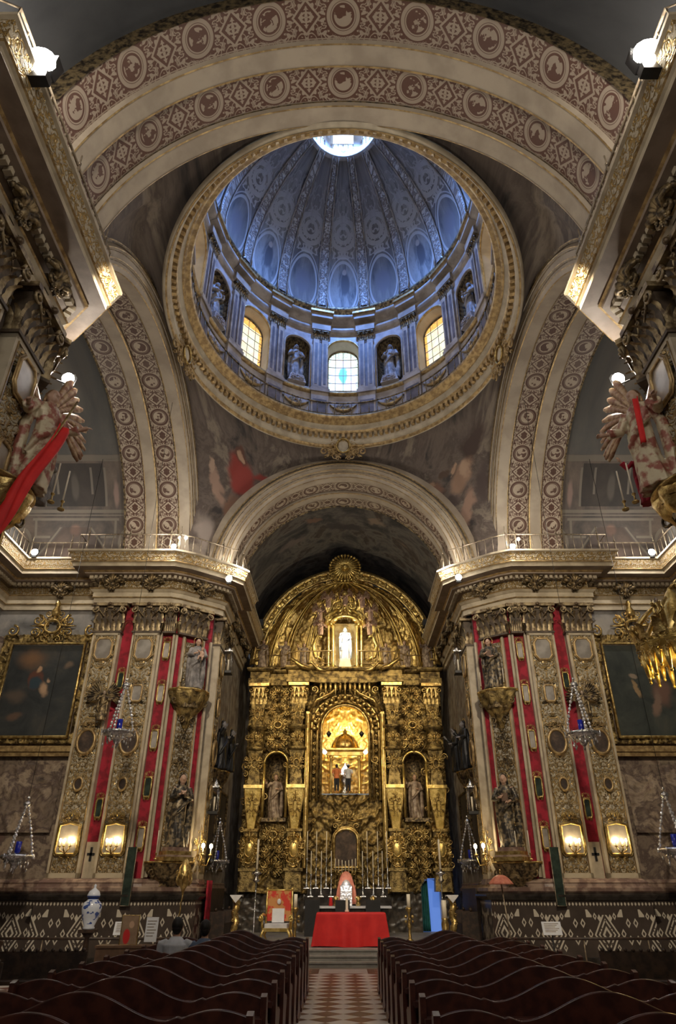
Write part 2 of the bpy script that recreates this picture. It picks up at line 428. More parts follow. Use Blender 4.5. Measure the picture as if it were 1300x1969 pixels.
def cartouche(mb, w, h, y=0., dens=2, oval=True):
    """symmetrical scrollwork about x=0, z=0"""
    for s in (-1, 1):
        for q in range(dens):
            f = 1-q*.28
            scroll(mb, s*w*.34*f, h*.20*f, w*.13*f, 1.4, pi/2, s, y, tail=(s*w*.08, h*.02))
            scroll(mb, s*w*.36*f, -h*.18*f, w*.12*f, 1.4, -pi/2, -s, y, tail=(s*w*.08, -h*.02))
            scroll(mb, s*w*.14*f, h*.40*f, w*.08*f, 1.3, 0 if s < 0 else pi, s, y, tail=(s*w*.2, h*.18))
            scroll(mb, s*w*.15*f, -h*.38*f, w*.08*f, 1.3, 0 if s < 0 else pi, -s, y, tail=(s*w*.2, -h*.18))
        mb.tube([(s*w*.1, y, h*.05), (s*w*.3, y-.02, h*.02), (s*w*.5, y, h*.03)], [w*.035, w*.03, w*.006], 5)
    mb.tube([(0, y, h*.15), (0, y-.02, h*.38), (0, y, h*.55)], [w*.05, w*.04, w*.005], 5)
    if oval:
        pts = [(w*.16*cos(a), y-.03, h*.2*sin(a)) for a in [2*pi*i/20 for i in range(21)]]
        mb.tube(pts, w*.03, 6, cap=False)
def carve(x, z, k=3., seed=0., mirror=True):
    """height 0..1 of curly baroque carving"""
    if mirror: x = abs(x)
    p = Vector((x*k, z*k, seed)); wv = noise.noise(p*.6+Vector((5, 5, 5)))*.9
    n1 = noise.noise(p+Vector((wv, wv*.7, 0))); n2 = noise.noise(p*2.3+Vector((3, 1, wv*2)))
    return max(0, 1-abs(n1)*5.5)*.65+max(0, 1-abs(n2)*4.5)*.35
def relief(mb, x0, x1, z0, z1, y, depth=.08, step=.045, k=3., seed=0., hole=None, plane='xz', cx=0., mask=None):
    nu = max(2, int((x1-x0)/step)); nv = max(2, int((z1-z0)/step)); vs = []; keep = {}
    for j in range(nv+1):
        for i in range(nu+1):
            x = x0+(x1-x0)*i/nu; z = z0+(z1-z0)*j/nv
            if hole and hole(x, z): continue
            keep[(i, j)] = len(vs); d = depth*carve(x-cx, z, k, seed)
            vs.append((x, y-d, z))
    fs = []
    for j in range(nv):
        for i in range(nu):
            q = [(i, j), (i+1, j), (i+1, j+1), (i, j+1)]
            if all(c in keep for c in q): fs.append(tuple(keep[c] for c in q))
    mb.add(vs, fs, True)
# plan sweeps: the room lies on the right-hand side of the path
def offset_path(path, d):
    n = len(path); out = []
    for i in range(n):
        ns = []
        if i > 0: a, b = path[i-1], path[i]; ns.append(((b[1]-a[1]), -(b[0]-a[0])))
        if i < n-1: a, b = path[i], path[i+1]; ns.append(((b[1]-a[1]), -(b[0]-a[0])))
        ns = [Vector(q).normalized() for q in ns]
        if len(ns) == 1: m = ns[0]*d
        else:
            m = ns[0]+ns[1]; m = m*(d/max(.25, m.dot(ns[0])))
        out.append((path[i][0]+m[0], path[i][1]+m[1]))
    return out
def sweep(mb, path, prof, s=1):
    """prof: (out, z). s=-1 mirrors in x. uv = metres along, z"""
    rows = [[(s*p[0], p[1], z) for p in offset_path(path, o)] for o, z in prof]
    L = [0]
    for a, b in zip(path, path[1:]): L.append(L[-1]+math.dist(a, b))
    n = len(path); vs = [p for r in rows for p in r]; fs = []; uv = []
    for j in range(len(prof)-1):
        for i in range(n-1):
            f = (j*n+i, j*n+i+1, (j+1)*n+i+1, (j+1)*n+i); q = [(L[i], prof[j][1]), (L[i+1], prof[j][1]), (L[i+1], prof[j+1][1]), (L[i], prof[j+1][1])]
            if s > 0: f = f[::-1]; q = q[::-1]
            fs.append(f); uv.append(q)
    mb.add(vs, fs, False, uv)
def along(path, step, off=0., start=0., end=None):
    """(x, y, outward angle) samples along the offset path"""
    p = offset_path(path, off); res = []; acc = start; L = 0
    for a, b in zip(p, p[1:]):
        d = math.dist(a, b); e = (b[0]-a[0], b[1]-a[1])
        while acc <= L+d:
            t = (acc-L)/max(d, 1e-6)
            res.append((a[0]+e[0]*t, a[1]+e[1]*t, math.atan2(e[1], e[0]))); acc += step
        L += d
    return res
# ================================================================ THE SETTING
YC = 14.9; ZS = 10.9
# frescoes
DK = [(.25, (.03, .028, .03)), (.45, (.09, .075, .065)), (.6, (.15, .115, .09)), (.8, (.22, .18, .15))]
M['fresco_pend_far_left'] = fresco('pendentive_fresco_red_saint', [(.34, (.035, .028, .026)), (.45, (.13, .10, .08)), (.52, (.08, .06, .05)), (.60, (.21, .17, .13)), (.7, (.10, .075, .06))], 1.0, [
    (-3.75, 14.85, .55, .75, 12, (.24, .035, .026), .5), (-4.1, 13.7, .35, .7, -10, (0.195, 0.105, 0.0675), .5), (-3.75, 15.45, .22, .22, 0, (0.105, 0.045, 0.03), .5),
    (-2.9, 14.45, .75, .22, 20, (0.15, 0.0975, 0.0675), .5), (-4.6, 14.3, .22, .8, 15, (0.3, 0.195, 0.143), .5), (-3.05, 15.0, .45, .18, -10, (.26, .04, .03), .7), (-3.75, 15.42, .11, .13, 0, (.38, .24, .16), .5), (-4.75, 14.9, .14, .3, 0, (.36, .25, .18), .5), (-2.3, 14.7, .35, .12, 30, (.34, .22, .15), .5), (-3.5, 13.9, .12, .5, 20, (.33, .2, .14), .5), (-3.4, 13.6, .3, .5, 30, (0.045, 0.0375, 0.045), .5), (-4.9, 12.6, .4, .9, 0, (0.255, 0.21, 0.18), .7)], warp=.5)
M['fresco_pend_far_right'] = fresco('pendentive_fresco_brown_figures', [(.34, (.035, .028, .026)), (.45, (.13, .10, .08)), (.52, (.08, .06, .05)), (.60, (.21, .17, .13)), (.7, (.10, .075, .06))], 1.0, [
    (4.6, 15.5, .5, .4, 30, (0.06, 0.0375, 0.03), .5), (4.3, 14.7, .4, .7, -25, (0.255, 0.158, 0.105), .5), (3.4, 14.5, .4, .5, 30, (0.21, 0.112, 0.075), .5), (3.7, 15.0, .2, .2, 0, (0.075, 0.045, 0.03), .5),
    (4.0, 15.05, .12, .12, 0, (.36, .23, .15), .5), (3.35, 14.8, .12, .12, 0, (.34, .22, .14), .5), (4.4, 14.9, .2, .35, 20, (.36, .24, .16), .5), (3.0, 14.4, .25, .12, -30, (.30, .18, .12), .5), (4.5, 13.6, .25, .8, -10, (0.285, 0.18, 0.128), .5), (3.8, 13.9, .7, .2, 20, (0.075, 0.0525, 0.045), .5), (5.0, 14.2, .3, .9, 0, (0.075, 0.0525, 0.045), .6)], warp=.5)
M['fresco_pend_near'] = fresco('pendentive_fresco_dark_figures', [(.34, (.035, .028, .026)), (.45, (.13, .10, .08)), (.52, (.08, .06, .05)), (.60, (.21, .17, .13)), (.7, (.10, .075, .06))], 1.0, [
    (-4.3, 13.6, .9, .5, 40, (0.09, 0.0525, 0.042), .85), (-3.6, 14.6, .3, .8, -40, (0.225, 0.09, 0.0675), .85), (4.2, 13.8, .9, .45, -40, (0.045, 0.045, 0.042), .85), (3.9, 14.9, .5, .3, 20, (0.255, 0.21, 0.15), .6)], warp=.7)
M['fresco_vault'] = fresco('cloudy_vault_fresco', [(.34, (.02, .02, .024)), (.45, (.065, .06, .058)), (.53, (.14, .125, .112)), (.60, (.05, .038, .033)), (.70, (.15, .115, .09))], .8, [
    (0, 25.2, 1.2, .4, 10, (0.0525, 0.045, 0.048), .6), (-1.3, 24.3, .5, .3, 30, (0.18, 0.105, 0.075), .6), (1.4, 24.4, .5, .35, -30, (0.24, 0.18, 0.135), .6), (-2.2, 25.5, .8, .4, 0, (0.15, 0.12, 0.112), .7)], axes='xy', warp=.9)
M['fresco_nave'] = fresco('dark_nave_vault', [(.3, (.02, .021, .023)), (.6, (.06, .06, .06)), (.8, (.09, .085, .08))], .3, axes='xy')
def transept_lines(c, x, z):
    # painted architecture: entablatures, a stepped frame and a pointed arch; x = metres along the wall, z = height
    t = pingpong(abs(x)+0, 100.0)
    pale = (.20, .175, .14); shade = (.025, .022, .02)
    k = mx(mn(abs(z-14.62) < .07, 1), mx(mn(abs(z-13.2) < .05, t < 2.3), mn(abs(z-13.08) < .02, t < 2.3)))
    k = mx(k, mn(abs(t-1.35) < .05, mn(z > 13.35, z < 14.4))); k = mx(k, mn(abs(t-.75) < .05, mn(z > 13.7, z < 14.4)))
    k = mx(k, mn(abs(z-12.95+0) < .04, t < 1.9)); k = mx(k, mn(abs(t-1.75) < .05, mn(z > 12.4, z < 12.95))); k = mx(k, mn(abs(z-12.38) < .04, mn(t > 1.1, t < 1.8)))
    k = mx(k, mn(mn(abs(t+z*.95-12.72) < .05, z < 12.7), 1)); k = mx(k, abs(hyp(t-2.4, z-12.2)-.45) < .06)
    d = mn(mn(t < 1.3, z > 13.35), z < 14.5); c = mixc(d*.8, c, shade)
    d = mn((t+z*.95) < 12.6, z < 12.7); c = mixc(d*.55, c, (.075, .05, .04))
    c = mixc(mn(k, 1)*.75, c, pale)
    return mixc(mn(z > 14.7, 1)*.6, c, mixc(nz(comb(x, z, 0), 1.3, 5), (.03, .045, .05), (.17, .17, .16)))
M['fresco_transept_left'] = fresco('painted_architecture_fresco', DK, .7, [(1.3, 15.6, .8, .35, 0, (.16, .07, .05), .7), (-.4, 15.8, .9, .5, 0, (.34, .28, .22), .8), (1.8, 13.7, .16, .5, 0, (.30, .20, .15), .6), (-1.8, 13.7, .16, .5, 0, (.26, .18, .15), .6), (0, 13.9, .2, .45, 0, (.36, .31, .25), .5), (0, 12.6, .3, .25, 0, (.20, .12, .09), .6), (0, 11.8, .7, .5, 0, (.16, .11, .085), .7)], transept_lines, mode='UV', axes='xy', warp=.1)
M['fresco_wall'] = fresco('faded_wall_fresco', [(.30, (.05, .035, .03)), (.42, (.20, .15, .11)), (.5, (.09, .06, .05)), (.58, (.32, .25, .18)), (.68, (.13, .08, .06))], 1.5, [
    (-9.3, 4.2, .35, .9, 0, (.10, .10, .13), .8), (-10.2, 3.9, .4, .8, 10, (.32, .22, .14), .8), (9.5, 4.3, .5, .8, 0, (.14, .11, .07), .8), (-9.9, 2.9, .5, .6, 0, (.13, .07, .06), .8), (10.3, 3.4, .6, .8, 0, (.26, .20, .13), .8), (9.0, 5.0, .3, .4, 0, (.30, .22, .16), .8)], warp=.9)
M['fresco_upper'] = fresco('pale_blue_grey_fresco', [(.3, (.10, .10, .10)), (.5, (.24, .23, .22)), (.7, (.36, .33, .29))], 1.2, axes='xz', warp=.8)
M['nave_wall'] = simple('nave_plaster', (.30, .27, .23), (.14, .11, .09), .7, 0, 2.5)
# floor
b = MB(); b.box(-12.5, 12.5, -9, 31, -.2, 0); struct(b.out('floor', 'floor'))
b = MB()
for i, y in enumerate((19.1, 19.5, 19.9)): b.box(-4.3, 4.3, y, 31 if i == 2 else y+.5, i*.1+(.001 if i else 0), (i+1)*.1)
for i, y in enumerate((19.1, 19.5, 19.9)): b.box(-4.32, 4.32, y-.03, y+.02, (i+1)*.1-.03, (i+1)*.1+.004)
struct(b.out('floor_presbytery_steps', 'slab'))
NAVE = [(-5.25, -9), (-5.25, 5.0), (-5.0, 5.0), (-5.0, 8.15), (-5.5, 8.6), (-7.9, 8.6), (-7.9, 8.2), (-11.3, 8.2)]
TRA = [(-11.3, 8.2), (-11.3, 20.6)]
TEW = [(-11.3, 20.6), (-7.95, 20.6)]
PIER = [(-7.95, 20.6), (-7.95, 20.25), (-5.35, 20.25), (-4.35, 21.0), (-4.35, 21.15)]
CHA = [(-4.35, 21.15), (-4.35, 30.3)]
ENT = [(-5.25, -9), (-5.25, 5.0), (-5.0, 5.0), (-5.0, 8.15), (-5.5, 8.6), (-7.9, 8.6), (-7.9, 8.2), (-11.3, 8.2), (-11.3, 20.6), (-7.95, 20.6), (-7.95, 20.0), (-5.6, 20.0), (-5.3, 20.15), (-4.25, 20.98), (-4.15, 21.1), (-4.15, 22.5), (-4.35, 22.5), (-4.35, 27.6)]
FAR = ENT[8:]
DADO = [(-11.3, 8.2), (-11.3, 20.5), (-8.0, 20.5), (-8.0, 19.85), (-5.6, 19.85), (-5.3, 19.95), (-4.15, 20.85), (-4.05, 21.0), (-4.05, 22.6), (-4.3, 22.6), (-4.3, 27.6)]
SIDE = {1: 'left', -1: 'right'}
for s in (1, -1):
    n = SIDE[s]
    b = MB(); sweep(b, NAVE, [(0, 0), (0, 10.9)], s); struct(b.out('wall_%s' % n, 'nave_wall'))
    b = MB(); sweep(b, TRA, [(0, 0), (0, 10.9)], s); struct(b.out('wall_transept_%s' % n, 'fresco_upper'))
    b = MB(); sweep(b, TEW, [(0, 0), (0, 8.75)], s); struct(b.out('wall_transept_fresco_%s' % n, 'fresco_wall'))
    b = MB(); sweep(b, TEW, [(0, 8.75), (0, 10.9)], s); struct(b.out('wall_transept_upper_%s' % n, 'fresco_upper'))
    b = MB(); sweep(b, PIER, [(0, 0), (0, 10.9)], s); struct(b.out('wall_pier_%s' % n, 'red'))
    b = MB(); sweep(b, CHA, [(0, 0), (0, 10.9)], s); struct(b.out('wall_chancel_%s' % n, 'nave_wall'))
    # entablature: architrave + frieze + cornice
    b = MB(); sweep(b, ENT, [(0, 9.62), (.10, 9.62), (.10, 9.78), (.14, 9.80), (.14, 9.97), (.17, 9.99), (.24, 10.06), (.24, 10.10), (.05, 10.12)], s)
    sweep(b, ENT, [(.74, 10.64), (.74, 10.74), (.78, 10.76), (.78, 10.80)], s)
    sweep(b, ENT, [(.88, 11.08), (.93, 11.10), (.93, 11.16), (.86, 11.18), (0, 11.18)], s)
    o = struct(b.out('trim_cornice_%s' % n, 'stone'))
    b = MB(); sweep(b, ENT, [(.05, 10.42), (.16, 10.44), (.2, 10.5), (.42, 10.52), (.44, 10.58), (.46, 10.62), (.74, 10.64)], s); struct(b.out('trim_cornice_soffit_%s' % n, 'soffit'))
    b = MB(); sweep(b, ENT, [(.05, 10.12), (.05, 10.42)], s); sweep(b, ENT, [(.78, 10.80), (.88, 11.08)], s)
    struct(b.out('trim_frieze_%s' % n, 'frieze_relief'))
    b = MB(); sweep(b, ENT, [(.24, 10.055), (.265, 10.08), (.24, 10.105)], s); sweep(b, ENT, [(.43, 10.56), (.48, 10.59), (.46, 10.63)], s); sweep(b, ENT, [(.77, 10.76), (.81, 10.78), (.79, 10.82)], s); sweep(b, ENT, [(.14, 9.79), (.16, 9.81), (.14, 9.83)], s)
    struct(b.out('trim_gilt_fillet_%s' % n, 'gilt_edge'))
    b = MB()
    for x, y, a in along(ENT, .16, .25, .1):
        if y < 3: continue
        b.box(-.045, .045, -.06, .06, 10.41, 10.51, Matrix.Translation((s*x, y, 0)) @ Matrix.Rotation(s*a, 4, 'Z'))
    struct(b.out('trim_dentils_%s' % n, 'stone'))
    # dado: inlaid marble panels below black and rose marble mouldings
    b = MB(); sweep(b, DADO, [(0, 0), (0, 1.36)], s); struct(b.out('baseboard_%s' % n, 'dado'))
    b = MB(); sweep(b, DADO, [(0, 1.36), (.06, 1.38), (.12, 1.46), (.12, 1.5), (.02, 1.54)], s); sweep(b, DADO, [(.05, 0), (.05, .12), (.0, .14)], s); struct(b.out('trim_dado_cap_%s' % n, 'dark_marble'))
    b = MB(); sweep(b, DADO, [(.02, 1.54), (.06, 1.58), (.06, 1.66), (0, 1.68), (-.02, 1.75), (.0, 1.78), (-.1, 1.86), (-.3, 1.88)], s); struct(b.out('trim_base_moulding_%s' % n, 'marble_rose'))
# back wall of the nave and vaults
b = MB(); b.box(-5.4, 5.4, -9.2, -9, 0, 17); struct(b.out('wall_back', 'nave_wall'))
# arches --------------------------------------------------------
def arch_strip(b, ax, c0, w0, w1, A0, C0, A1, C1, n=72, a0=0., a1=pi, z0=ZS, mid=0.):
    """ax 'y': arch spans X, thickness along Y; ax 'x': spans Y (centre YC), thickness along X."""
    Lm = (A0+C0)/2*(a1-a0); wd = math.hypot(w1-w0, (A1-A0))
    def p(u, v):
        a = a0+(a1-a0)*u; A = A0+(A1-A0)*v; C = C0+(C1-C0)*v; q = w0+(w1-w0)*v
        sx = A*cos(a); zz = z0+C*sin(a)
        return (mid+sx, c0+q, zz) if ax == 'y' else (c0+q, YC+sx, zz)
    b.grid(p, n, 1, True, lambda u, v: ((u-.5)*Lm, v*wd))
def rib_arch(name, ax, c0, d, A, C, tot=2.25, face=True):
    """d: direction of thickness (+1/-1). stepped ribs and pattern bands"""
    e = .10
    st = MB(); dk = MB(); gd = MB()
    def S(b, t0, t1, r0, r1, **k): arch_strip(b, ax, c0, d*t0, d*t1, A+r0, C+r0, A+r1, C+r1, **k)
    for t in (0, 1.17):
        S(st, t, t+.40, 0, 0); S(st, t, t, 0, e if t else .04) ; S(st, t+.40, t+.43, 0, e)
        S(gd, t-.005 if not t else t-.02, t+.02, -.005, -.015); S(gd, t+.385, t+.41, -.012, .0)
    nm = 'arab_dark' if name == 'nave' else 'arab_light'
    p1 = MB(); p2 = MB(); S(p1, .43, 1.17, e, e); S(p2, 1.6, 2.3, e, e)
    struct(p1.out('trim_scroll_band_%s_arch' % name, nm)); struct(p2.out('trim_scroll_band_inner_%s_arch' % name, nm))
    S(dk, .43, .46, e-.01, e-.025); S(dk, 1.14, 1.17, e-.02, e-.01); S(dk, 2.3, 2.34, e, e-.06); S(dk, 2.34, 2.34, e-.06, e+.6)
    if face:
        for r0, r1, o0, o1 in ((0, .10, 0, .05), (.10, .22, .05, .05), (.22, .26, .09, .09), (.26, .42, .09, .12), (.42, .48, .16, .16), (.48, .60, .16, .04), (.60, .66, .10, .10), (.66, .72, .1, 0)):
            S(st, -o0, -o1, r0, r1)
        S(st, 0, 0, .70, 1.0)
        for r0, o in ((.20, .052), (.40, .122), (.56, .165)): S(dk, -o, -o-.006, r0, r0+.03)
        for r0, o in ((.10, .05), (.24, .10), (.45, .17), (.62, .11)): S(gd, -o, -o-.012, r0, r0+.025); S(gd, -o-.012, -o, r0+.025, r0+.03)
        for r0, o0, o1 in ((.22, .05, .09), (.42, .12, .16), (.60, .04, .10)): S(st, -o0, -o1, r0, r0)
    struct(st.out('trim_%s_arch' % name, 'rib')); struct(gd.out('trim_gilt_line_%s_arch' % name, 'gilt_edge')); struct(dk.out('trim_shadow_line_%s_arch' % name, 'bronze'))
rib_arch('nave', 'y', 8.2, -1, 4.75, 5.0)
rib_arch('chancel', 'y', 20.9, 1, 4.0, 4.2)
for s in (1, -1): rib_arch('transept_%s' % SIDE[s], 'x', -s*5.35, -s, 5.8, 4.9)
# vaults beyond the arches
b = MB(); arch_strip(b, 'y', 5.9, 0, -15, 5.15, 5.4, 5.15, 5.4, n=40); struct(b.out('ceiling_nave', 'fresco_nave'))
b = MB(); arch_strip(b, 'y', 23.2, 0, 7, 4.25, 4.4, 4.25, 4.4, n=40); struct(b.out('ceiling_chancel', 'fresco_vault'))
for s in (1, -1):
    # transept vault: uv x runs across the bay from its end, y = height, so the painted architecture stands upright
    b = MB()
    def p(u, v): a = pi*u; return (-s*(7.6+3.8*v), YC+5.95*cos(a), ZS+5.1*sin(a))
    b.grid(p, 48, 6, True, lambda u, v: ((v-.48)*3.8*1.25, ZS+5.1*sin(pi*u)*1.0))
    struct(b.out('ceiling_transept_%s' % SIDE[s], 'fresco_transept_left'))
    b = MB(); b.add([(-s*11.4, YC+6.2*cos(pi*i/30), ZS-.1+5.4*sin(pi*i/30)) for i in range(31)], [tuple(range(31))]); struct(b.out('wall_transept_lunette_%s' % SIDE[s], 'fresco_upper'))
# pendentives ----------------------------------------------------
ZR = 15.95; RR = 5.04; DC = 14.13; SY = 1.18
def bound(f):
    """boundary of the crossing in plan at azimuth f (0 = +y), and its height"""
    dx, dy = sin(f), cos(f); hx, hy = 5.37, (6.79 if dy > 0 else 5.93)
    t = min(hx/max(abs(dx), 1e-6), hy/max(abs(dy), 1e-6))
    # chamfer through (4.78,6.02)-(5.37,5.5)
    a_, b_ = .52, .59; den = a_*abs(dx)+b_*abs(dy); t = min(t, (a_*4.78+b_*6.79)/den) if dy > 0 else t
    x, y = dx*t, dy*t
    if abs(x) < (4.78 if dy > 0 else 5.37) and abs(y) > 5.85: z = ZS+(4.93 if y > 0 else 5.7)*sqrt(max(0, 1-(x/(4.78 if y > 0 else 5.45))**2))
    elif abs(y+DC-YC) < 5.62: z = ZS+5.6*sqrt(max(0, 1-((y+DC-YC)/5.62)**2))
    else: z = ZS
    return x, y, z
def pend(f0, f1, name, mat):
    b = MB()
    def p(u, v):
        f = f0+(f1-f0)*u; x, y, z = bound(f); rx, ry = RR*sin(f), RR*SY*cos(f); k = sin(v*pi/2); zk = 1-cos(v*pi/2)
        return (rx+(x-rx)*k, DC+ry+(y-ry)*k, ZR+.12-(ZR+.12-z)*zk)
    b.grid(p, 60, 18); struct(b.out(name, mat))
pend(-pi/2, 0, 'ceiling_pendentive_far_left', 'fresco_pend_far_left'); pend(0, pi/2, 'ceiling_pendentive_far_right', 'fresco_pend_far_right')
pend(pi/2, pi, 'ceiling_pendentive_near_right', 'fresco_pend_near'); pend(pi, 1.5*pi, 'ceiling_pendentive_near_left', 'fresco_pend_near')
# dome ring, drum, dome -----------------------------------------
def dst(o):
    o.scale = (1, SY, 1); o.location = (0, DC*(1-SY), 0); return struct(o)
KR = .957
def ring(name, prof, mat, n=128):
    prof = [(r*(KR if z < 17.2 else 1), z) for r, z in prof]; b = MB(); b.lathe(prof, 0, DC, n, cap=False); return dst(b.out(name, mat))
ring('trim_dome_ring', [(5.34, 15.86), (5.30, 15.80), (5.24, 15.80), (5.22, 15.90), (5.14, 15.93), (5.12, 16.05), (5.12, 16.28), (5.02, 16.30), (5.00, 16.36), (4.98, 16.50), (4.84, 16.56), (4.82, 16.62), (4.72, 16.66), (4.66, 16.74), (4.66, 16.82), (5.0, 16.84)], 'stone')
ring('trim_ring_gilt_band', [(5.245, 15.79), (5.20, 15.80), (5.205, 15.91)], 'gilt_edge'); ring('trim_ring_gilt_band_upper', [(5.03, 16.27), (4.99, 16.30), (4.97, 16.38)], 'gilt_edge')
ring('trim_ring_gilt_lip', [(4.87, 16.54), (4.80, 16.57), (4.79, 16.63), (4.68, 16.655), (4.63, 16.72), (4.63, 16.80), (4.68, 16.83)], 'gilt_edge')
b = MB()
for i in range(150):
    a = 2*pi*i/150; b.box(-.055, .055, -.08, .08, 16.12, 16.27, Matrix.Translation((4.85*sin(a), DC+4.85*cos(a), 0)) @ Matrix.Rotation(-a, 4, 'Z'))
dst(b.out('trim_ring_dentils', 'gilt_edge'))
RD = 4.66
def cyl(az):
    def f(x, z, d): a = az+x/RD; r = RD+d; return (r*sin(a), DC+r*cos(a), z)
    return f
def arched(b, W, z0, z1, hw, hb, hs, mp, nx=16):
    xs = [-W/2]+[-hw*cos(pi*i/nx) for i in range(nx+1)]+[W/2]
    def top(x): return hs+sqrt(max(0, hw*hw-x*x))
    for a, c in zip(xs, xs[1:]):
        if abs(a) > hw+1e-6 or abs(c) > hw+1e-6: b.add([mp(a, z0, 0), mp(c, z0, 0), mp(c, z1, 0), mp(a, z1, 0)], [(0, 1, 2, 3)])
        else:
            b.add([mp(a, z0, 0), mp(c, z0, 0), mp(c, hb, 0), mp(a, hb, 0)], [(0, 1, 2, 3)])
            b.add([mp(a, top(a), 0), mp(c, top(c), 0), mp(c, z1, 0), mp(a, z1, 0)], [(0, 1, 2, 3)])
def outline(hw, hb, hs, n=20): return [(-hw, hb)]+[(-hw*cos(pi*i/n), hs+hw*sin(pi*i/n)) for i in range(n+1)]+[(hw, hb)]
def reveal(b, hw, hb, hs, d0, d1, mp, sc=1., close=True):
    o = outline(hw, hb, hs); o2 = outline(hw*sc, hb, hs)
    vs = [mp(x, z, d0) for x, z in o]+[mp(x, z, d1) for x, z in o2]; n = len(o)
    b.add(vs, [(i, i+1, n+i+1, n+i) for i in range(n-1)]+([(n-1, 0, n, 2*n-1)] if close else []), False)
def pane(b, hw, hb, hs, d, mp):
    nx = 12; ys = lambda x: hs+sqrt(max(0, hw*hw-x*x)); H = hs+hw-hb
    for i in range(nx):
        a, c = -hw+2*hw*i/nx, -hw+2*hw*(i+1)/nx
        q = [(a, hb), (c, hb), (c, ys(c)), (a, ys(a))]
        b.add([mp(x, z, d) for x, z in q], [(0, 1, 2, 3)], False, [[((x+hw)/(2*hw), (z-hb)/H) for x, z in q]])
wall = MB(); gild = MB(); niche = MB(); BW = 2*pi*RD/16
wi = 0
for k in range(16):
    az = 2*pi*k/16; mp = cyl(az)
    if k % 2 == 0:
        wi += 1
        arched(wall, BW, 16.8, 21.8, .62, 18.15, 20.08, mp)
        rv = MB(); reveal(rv, .62, 18.15, 20.08, 0, .45, mp, .9); dst(rv.out('trim_window_reveal', 'rib'))
        p = MB(); pane(p, .57, 18.15, 20.05, .43, mp)
        o = p.out('window_%d' % wi, 'glass_mid' if k == 0 else 'glass_side'); dst(o)
        f = MB(); f.tube([mp(x, z, .40) for x, z in outline(.56, 18.18, 20.05)], .03, 5); f.out('window_frame', 'bronze', o)
        f = MB(); f.tube([mp(x, z, -.03) for x, z in outline(.66, 18.1, 20.08)], .045, 6); f.out('window_surround', 'gilt_edge', o)
    else:
        arched(wall, BW, 16.8, 21.8, .50, 18.2, 20.05, mp)
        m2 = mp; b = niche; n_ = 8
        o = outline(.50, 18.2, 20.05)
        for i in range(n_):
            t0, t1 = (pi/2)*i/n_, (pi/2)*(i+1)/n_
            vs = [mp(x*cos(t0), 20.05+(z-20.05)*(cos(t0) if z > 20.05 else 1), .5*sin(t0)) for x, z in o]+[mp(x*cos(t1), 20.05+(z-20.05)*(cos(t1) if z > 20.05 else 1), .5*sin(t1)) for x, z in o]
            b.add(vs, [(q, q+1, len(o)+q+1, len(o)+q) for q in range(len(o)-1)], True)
        gild.tube([mp(x, z, -.02) for x, z in outline(.55, 18.2, 20.05)], .04, 6)
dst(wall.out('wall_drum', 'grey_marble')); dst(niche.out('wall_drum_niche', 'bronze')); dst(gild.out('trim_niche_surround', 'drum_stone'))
M['panel_grey'] = simple('dark_panel_marble', (.13, .11, .12), (.07, .06, .06), .5, 0, 3)  # darker grey marble for the drum panels
t = thing('dome_railing', 'thin metal railing running round the gallery at the foot of the dome drum', 'railing', (0, DC, 16.8))
b = MB(); b.tube([(4.5*sin(2*pi*i/96), 4.5*SY*cos(2*pi*i/96), .62) for i in range(97)], .03, 6, cap=False); b.tube([(4.5*sin(2*pi*i/96), 4.5*SY*cos(2*pi*i/96), .1) for i in range(97)], .02, 5, cap=False); b.out('rail', 'bronze', t)
b = MB(); b.tube([(0, 0, 0), (0, 0, .66)], .016, 5); bal = b.out('baluster', 'bronze', t)
for i in range(88):
    a = 2*pi*i/88; o = bal if i == 0 else bal.copy()
    if i: COL.objects.link(o)
    o.location = (4.5*sin(a), 4.5*SY*cos(a), 0)
# drum pedestal zone, pilasters, entablature
b = MB(); g = MB(); d_ = MB(); cp = MB()
for k in range(16):
    a = 2*pi*(k+.5)/16; Mx = Matrix.Translation((RD*sin(a), DC+RD*cos(a), 0)) @ Matrix.Rotation(-a, 4, 'Z')
    b.box(-.33, .33, -.14, .1, 16.8, 18.0, Mx); b.box(-.37, .37, -.20, .1, 17.9, 18.06, Mx)
    for q in (-.17, .17): b.box(q-.12, q+.12, -.12, .1, 18.06, 20.6, Mx)
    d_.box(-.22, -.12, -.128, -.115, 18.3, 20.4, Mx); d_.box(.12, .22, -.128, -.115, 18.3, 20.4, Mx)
    d_.box(-.26, .26, -.15, -.13, 16.95, 17.55, Mx); d_.box(-.05, .05, -.06, 0, 18.06, 20.6, Mx)
    b.box(-.33, .33, -.18, .1, 18.06, 18.16, Mx)
    st = len(cp.v)
    for q in (-.17, .17):
        cp.box(q-.15, q+.15, -.2, .1, 20.98, 21.04)
        for e in (-.12, -.04, .04, .12): leaf(cp, (q+e, -.12, 20.6), .09, .27, .4)
        for e in (-1, 1): scroll(cp, q+e*.12, 20.9, .06, 1.2, pi/2, e, -.18, n=8)
    for i in range(st, len(cp.v)): cp.v[i] = tuple(Mx @ Vector(cp.v[i]))
    b.box(-.38, .38, -.22, .1, 21.04, 21.36, Mx); b.box(-.42, .42, -.36, .1, 21.55, 21.8, Mx)
    st = len(g.v)
    if k % 2 == 0: pass
    g.box(-.46, .46, -.44, .1, 21.78, 21.88, Mx)
dst(b.out('trim_drum_pilaster', 'drum_stone')); dst(d_.out('trim_drum_panel', 'panel_grey')); dst(cp.out('trim_drum_capital', 'bronze')); dst(g.out('trim_drum_gilt_moulding', 'gilt_edge'))
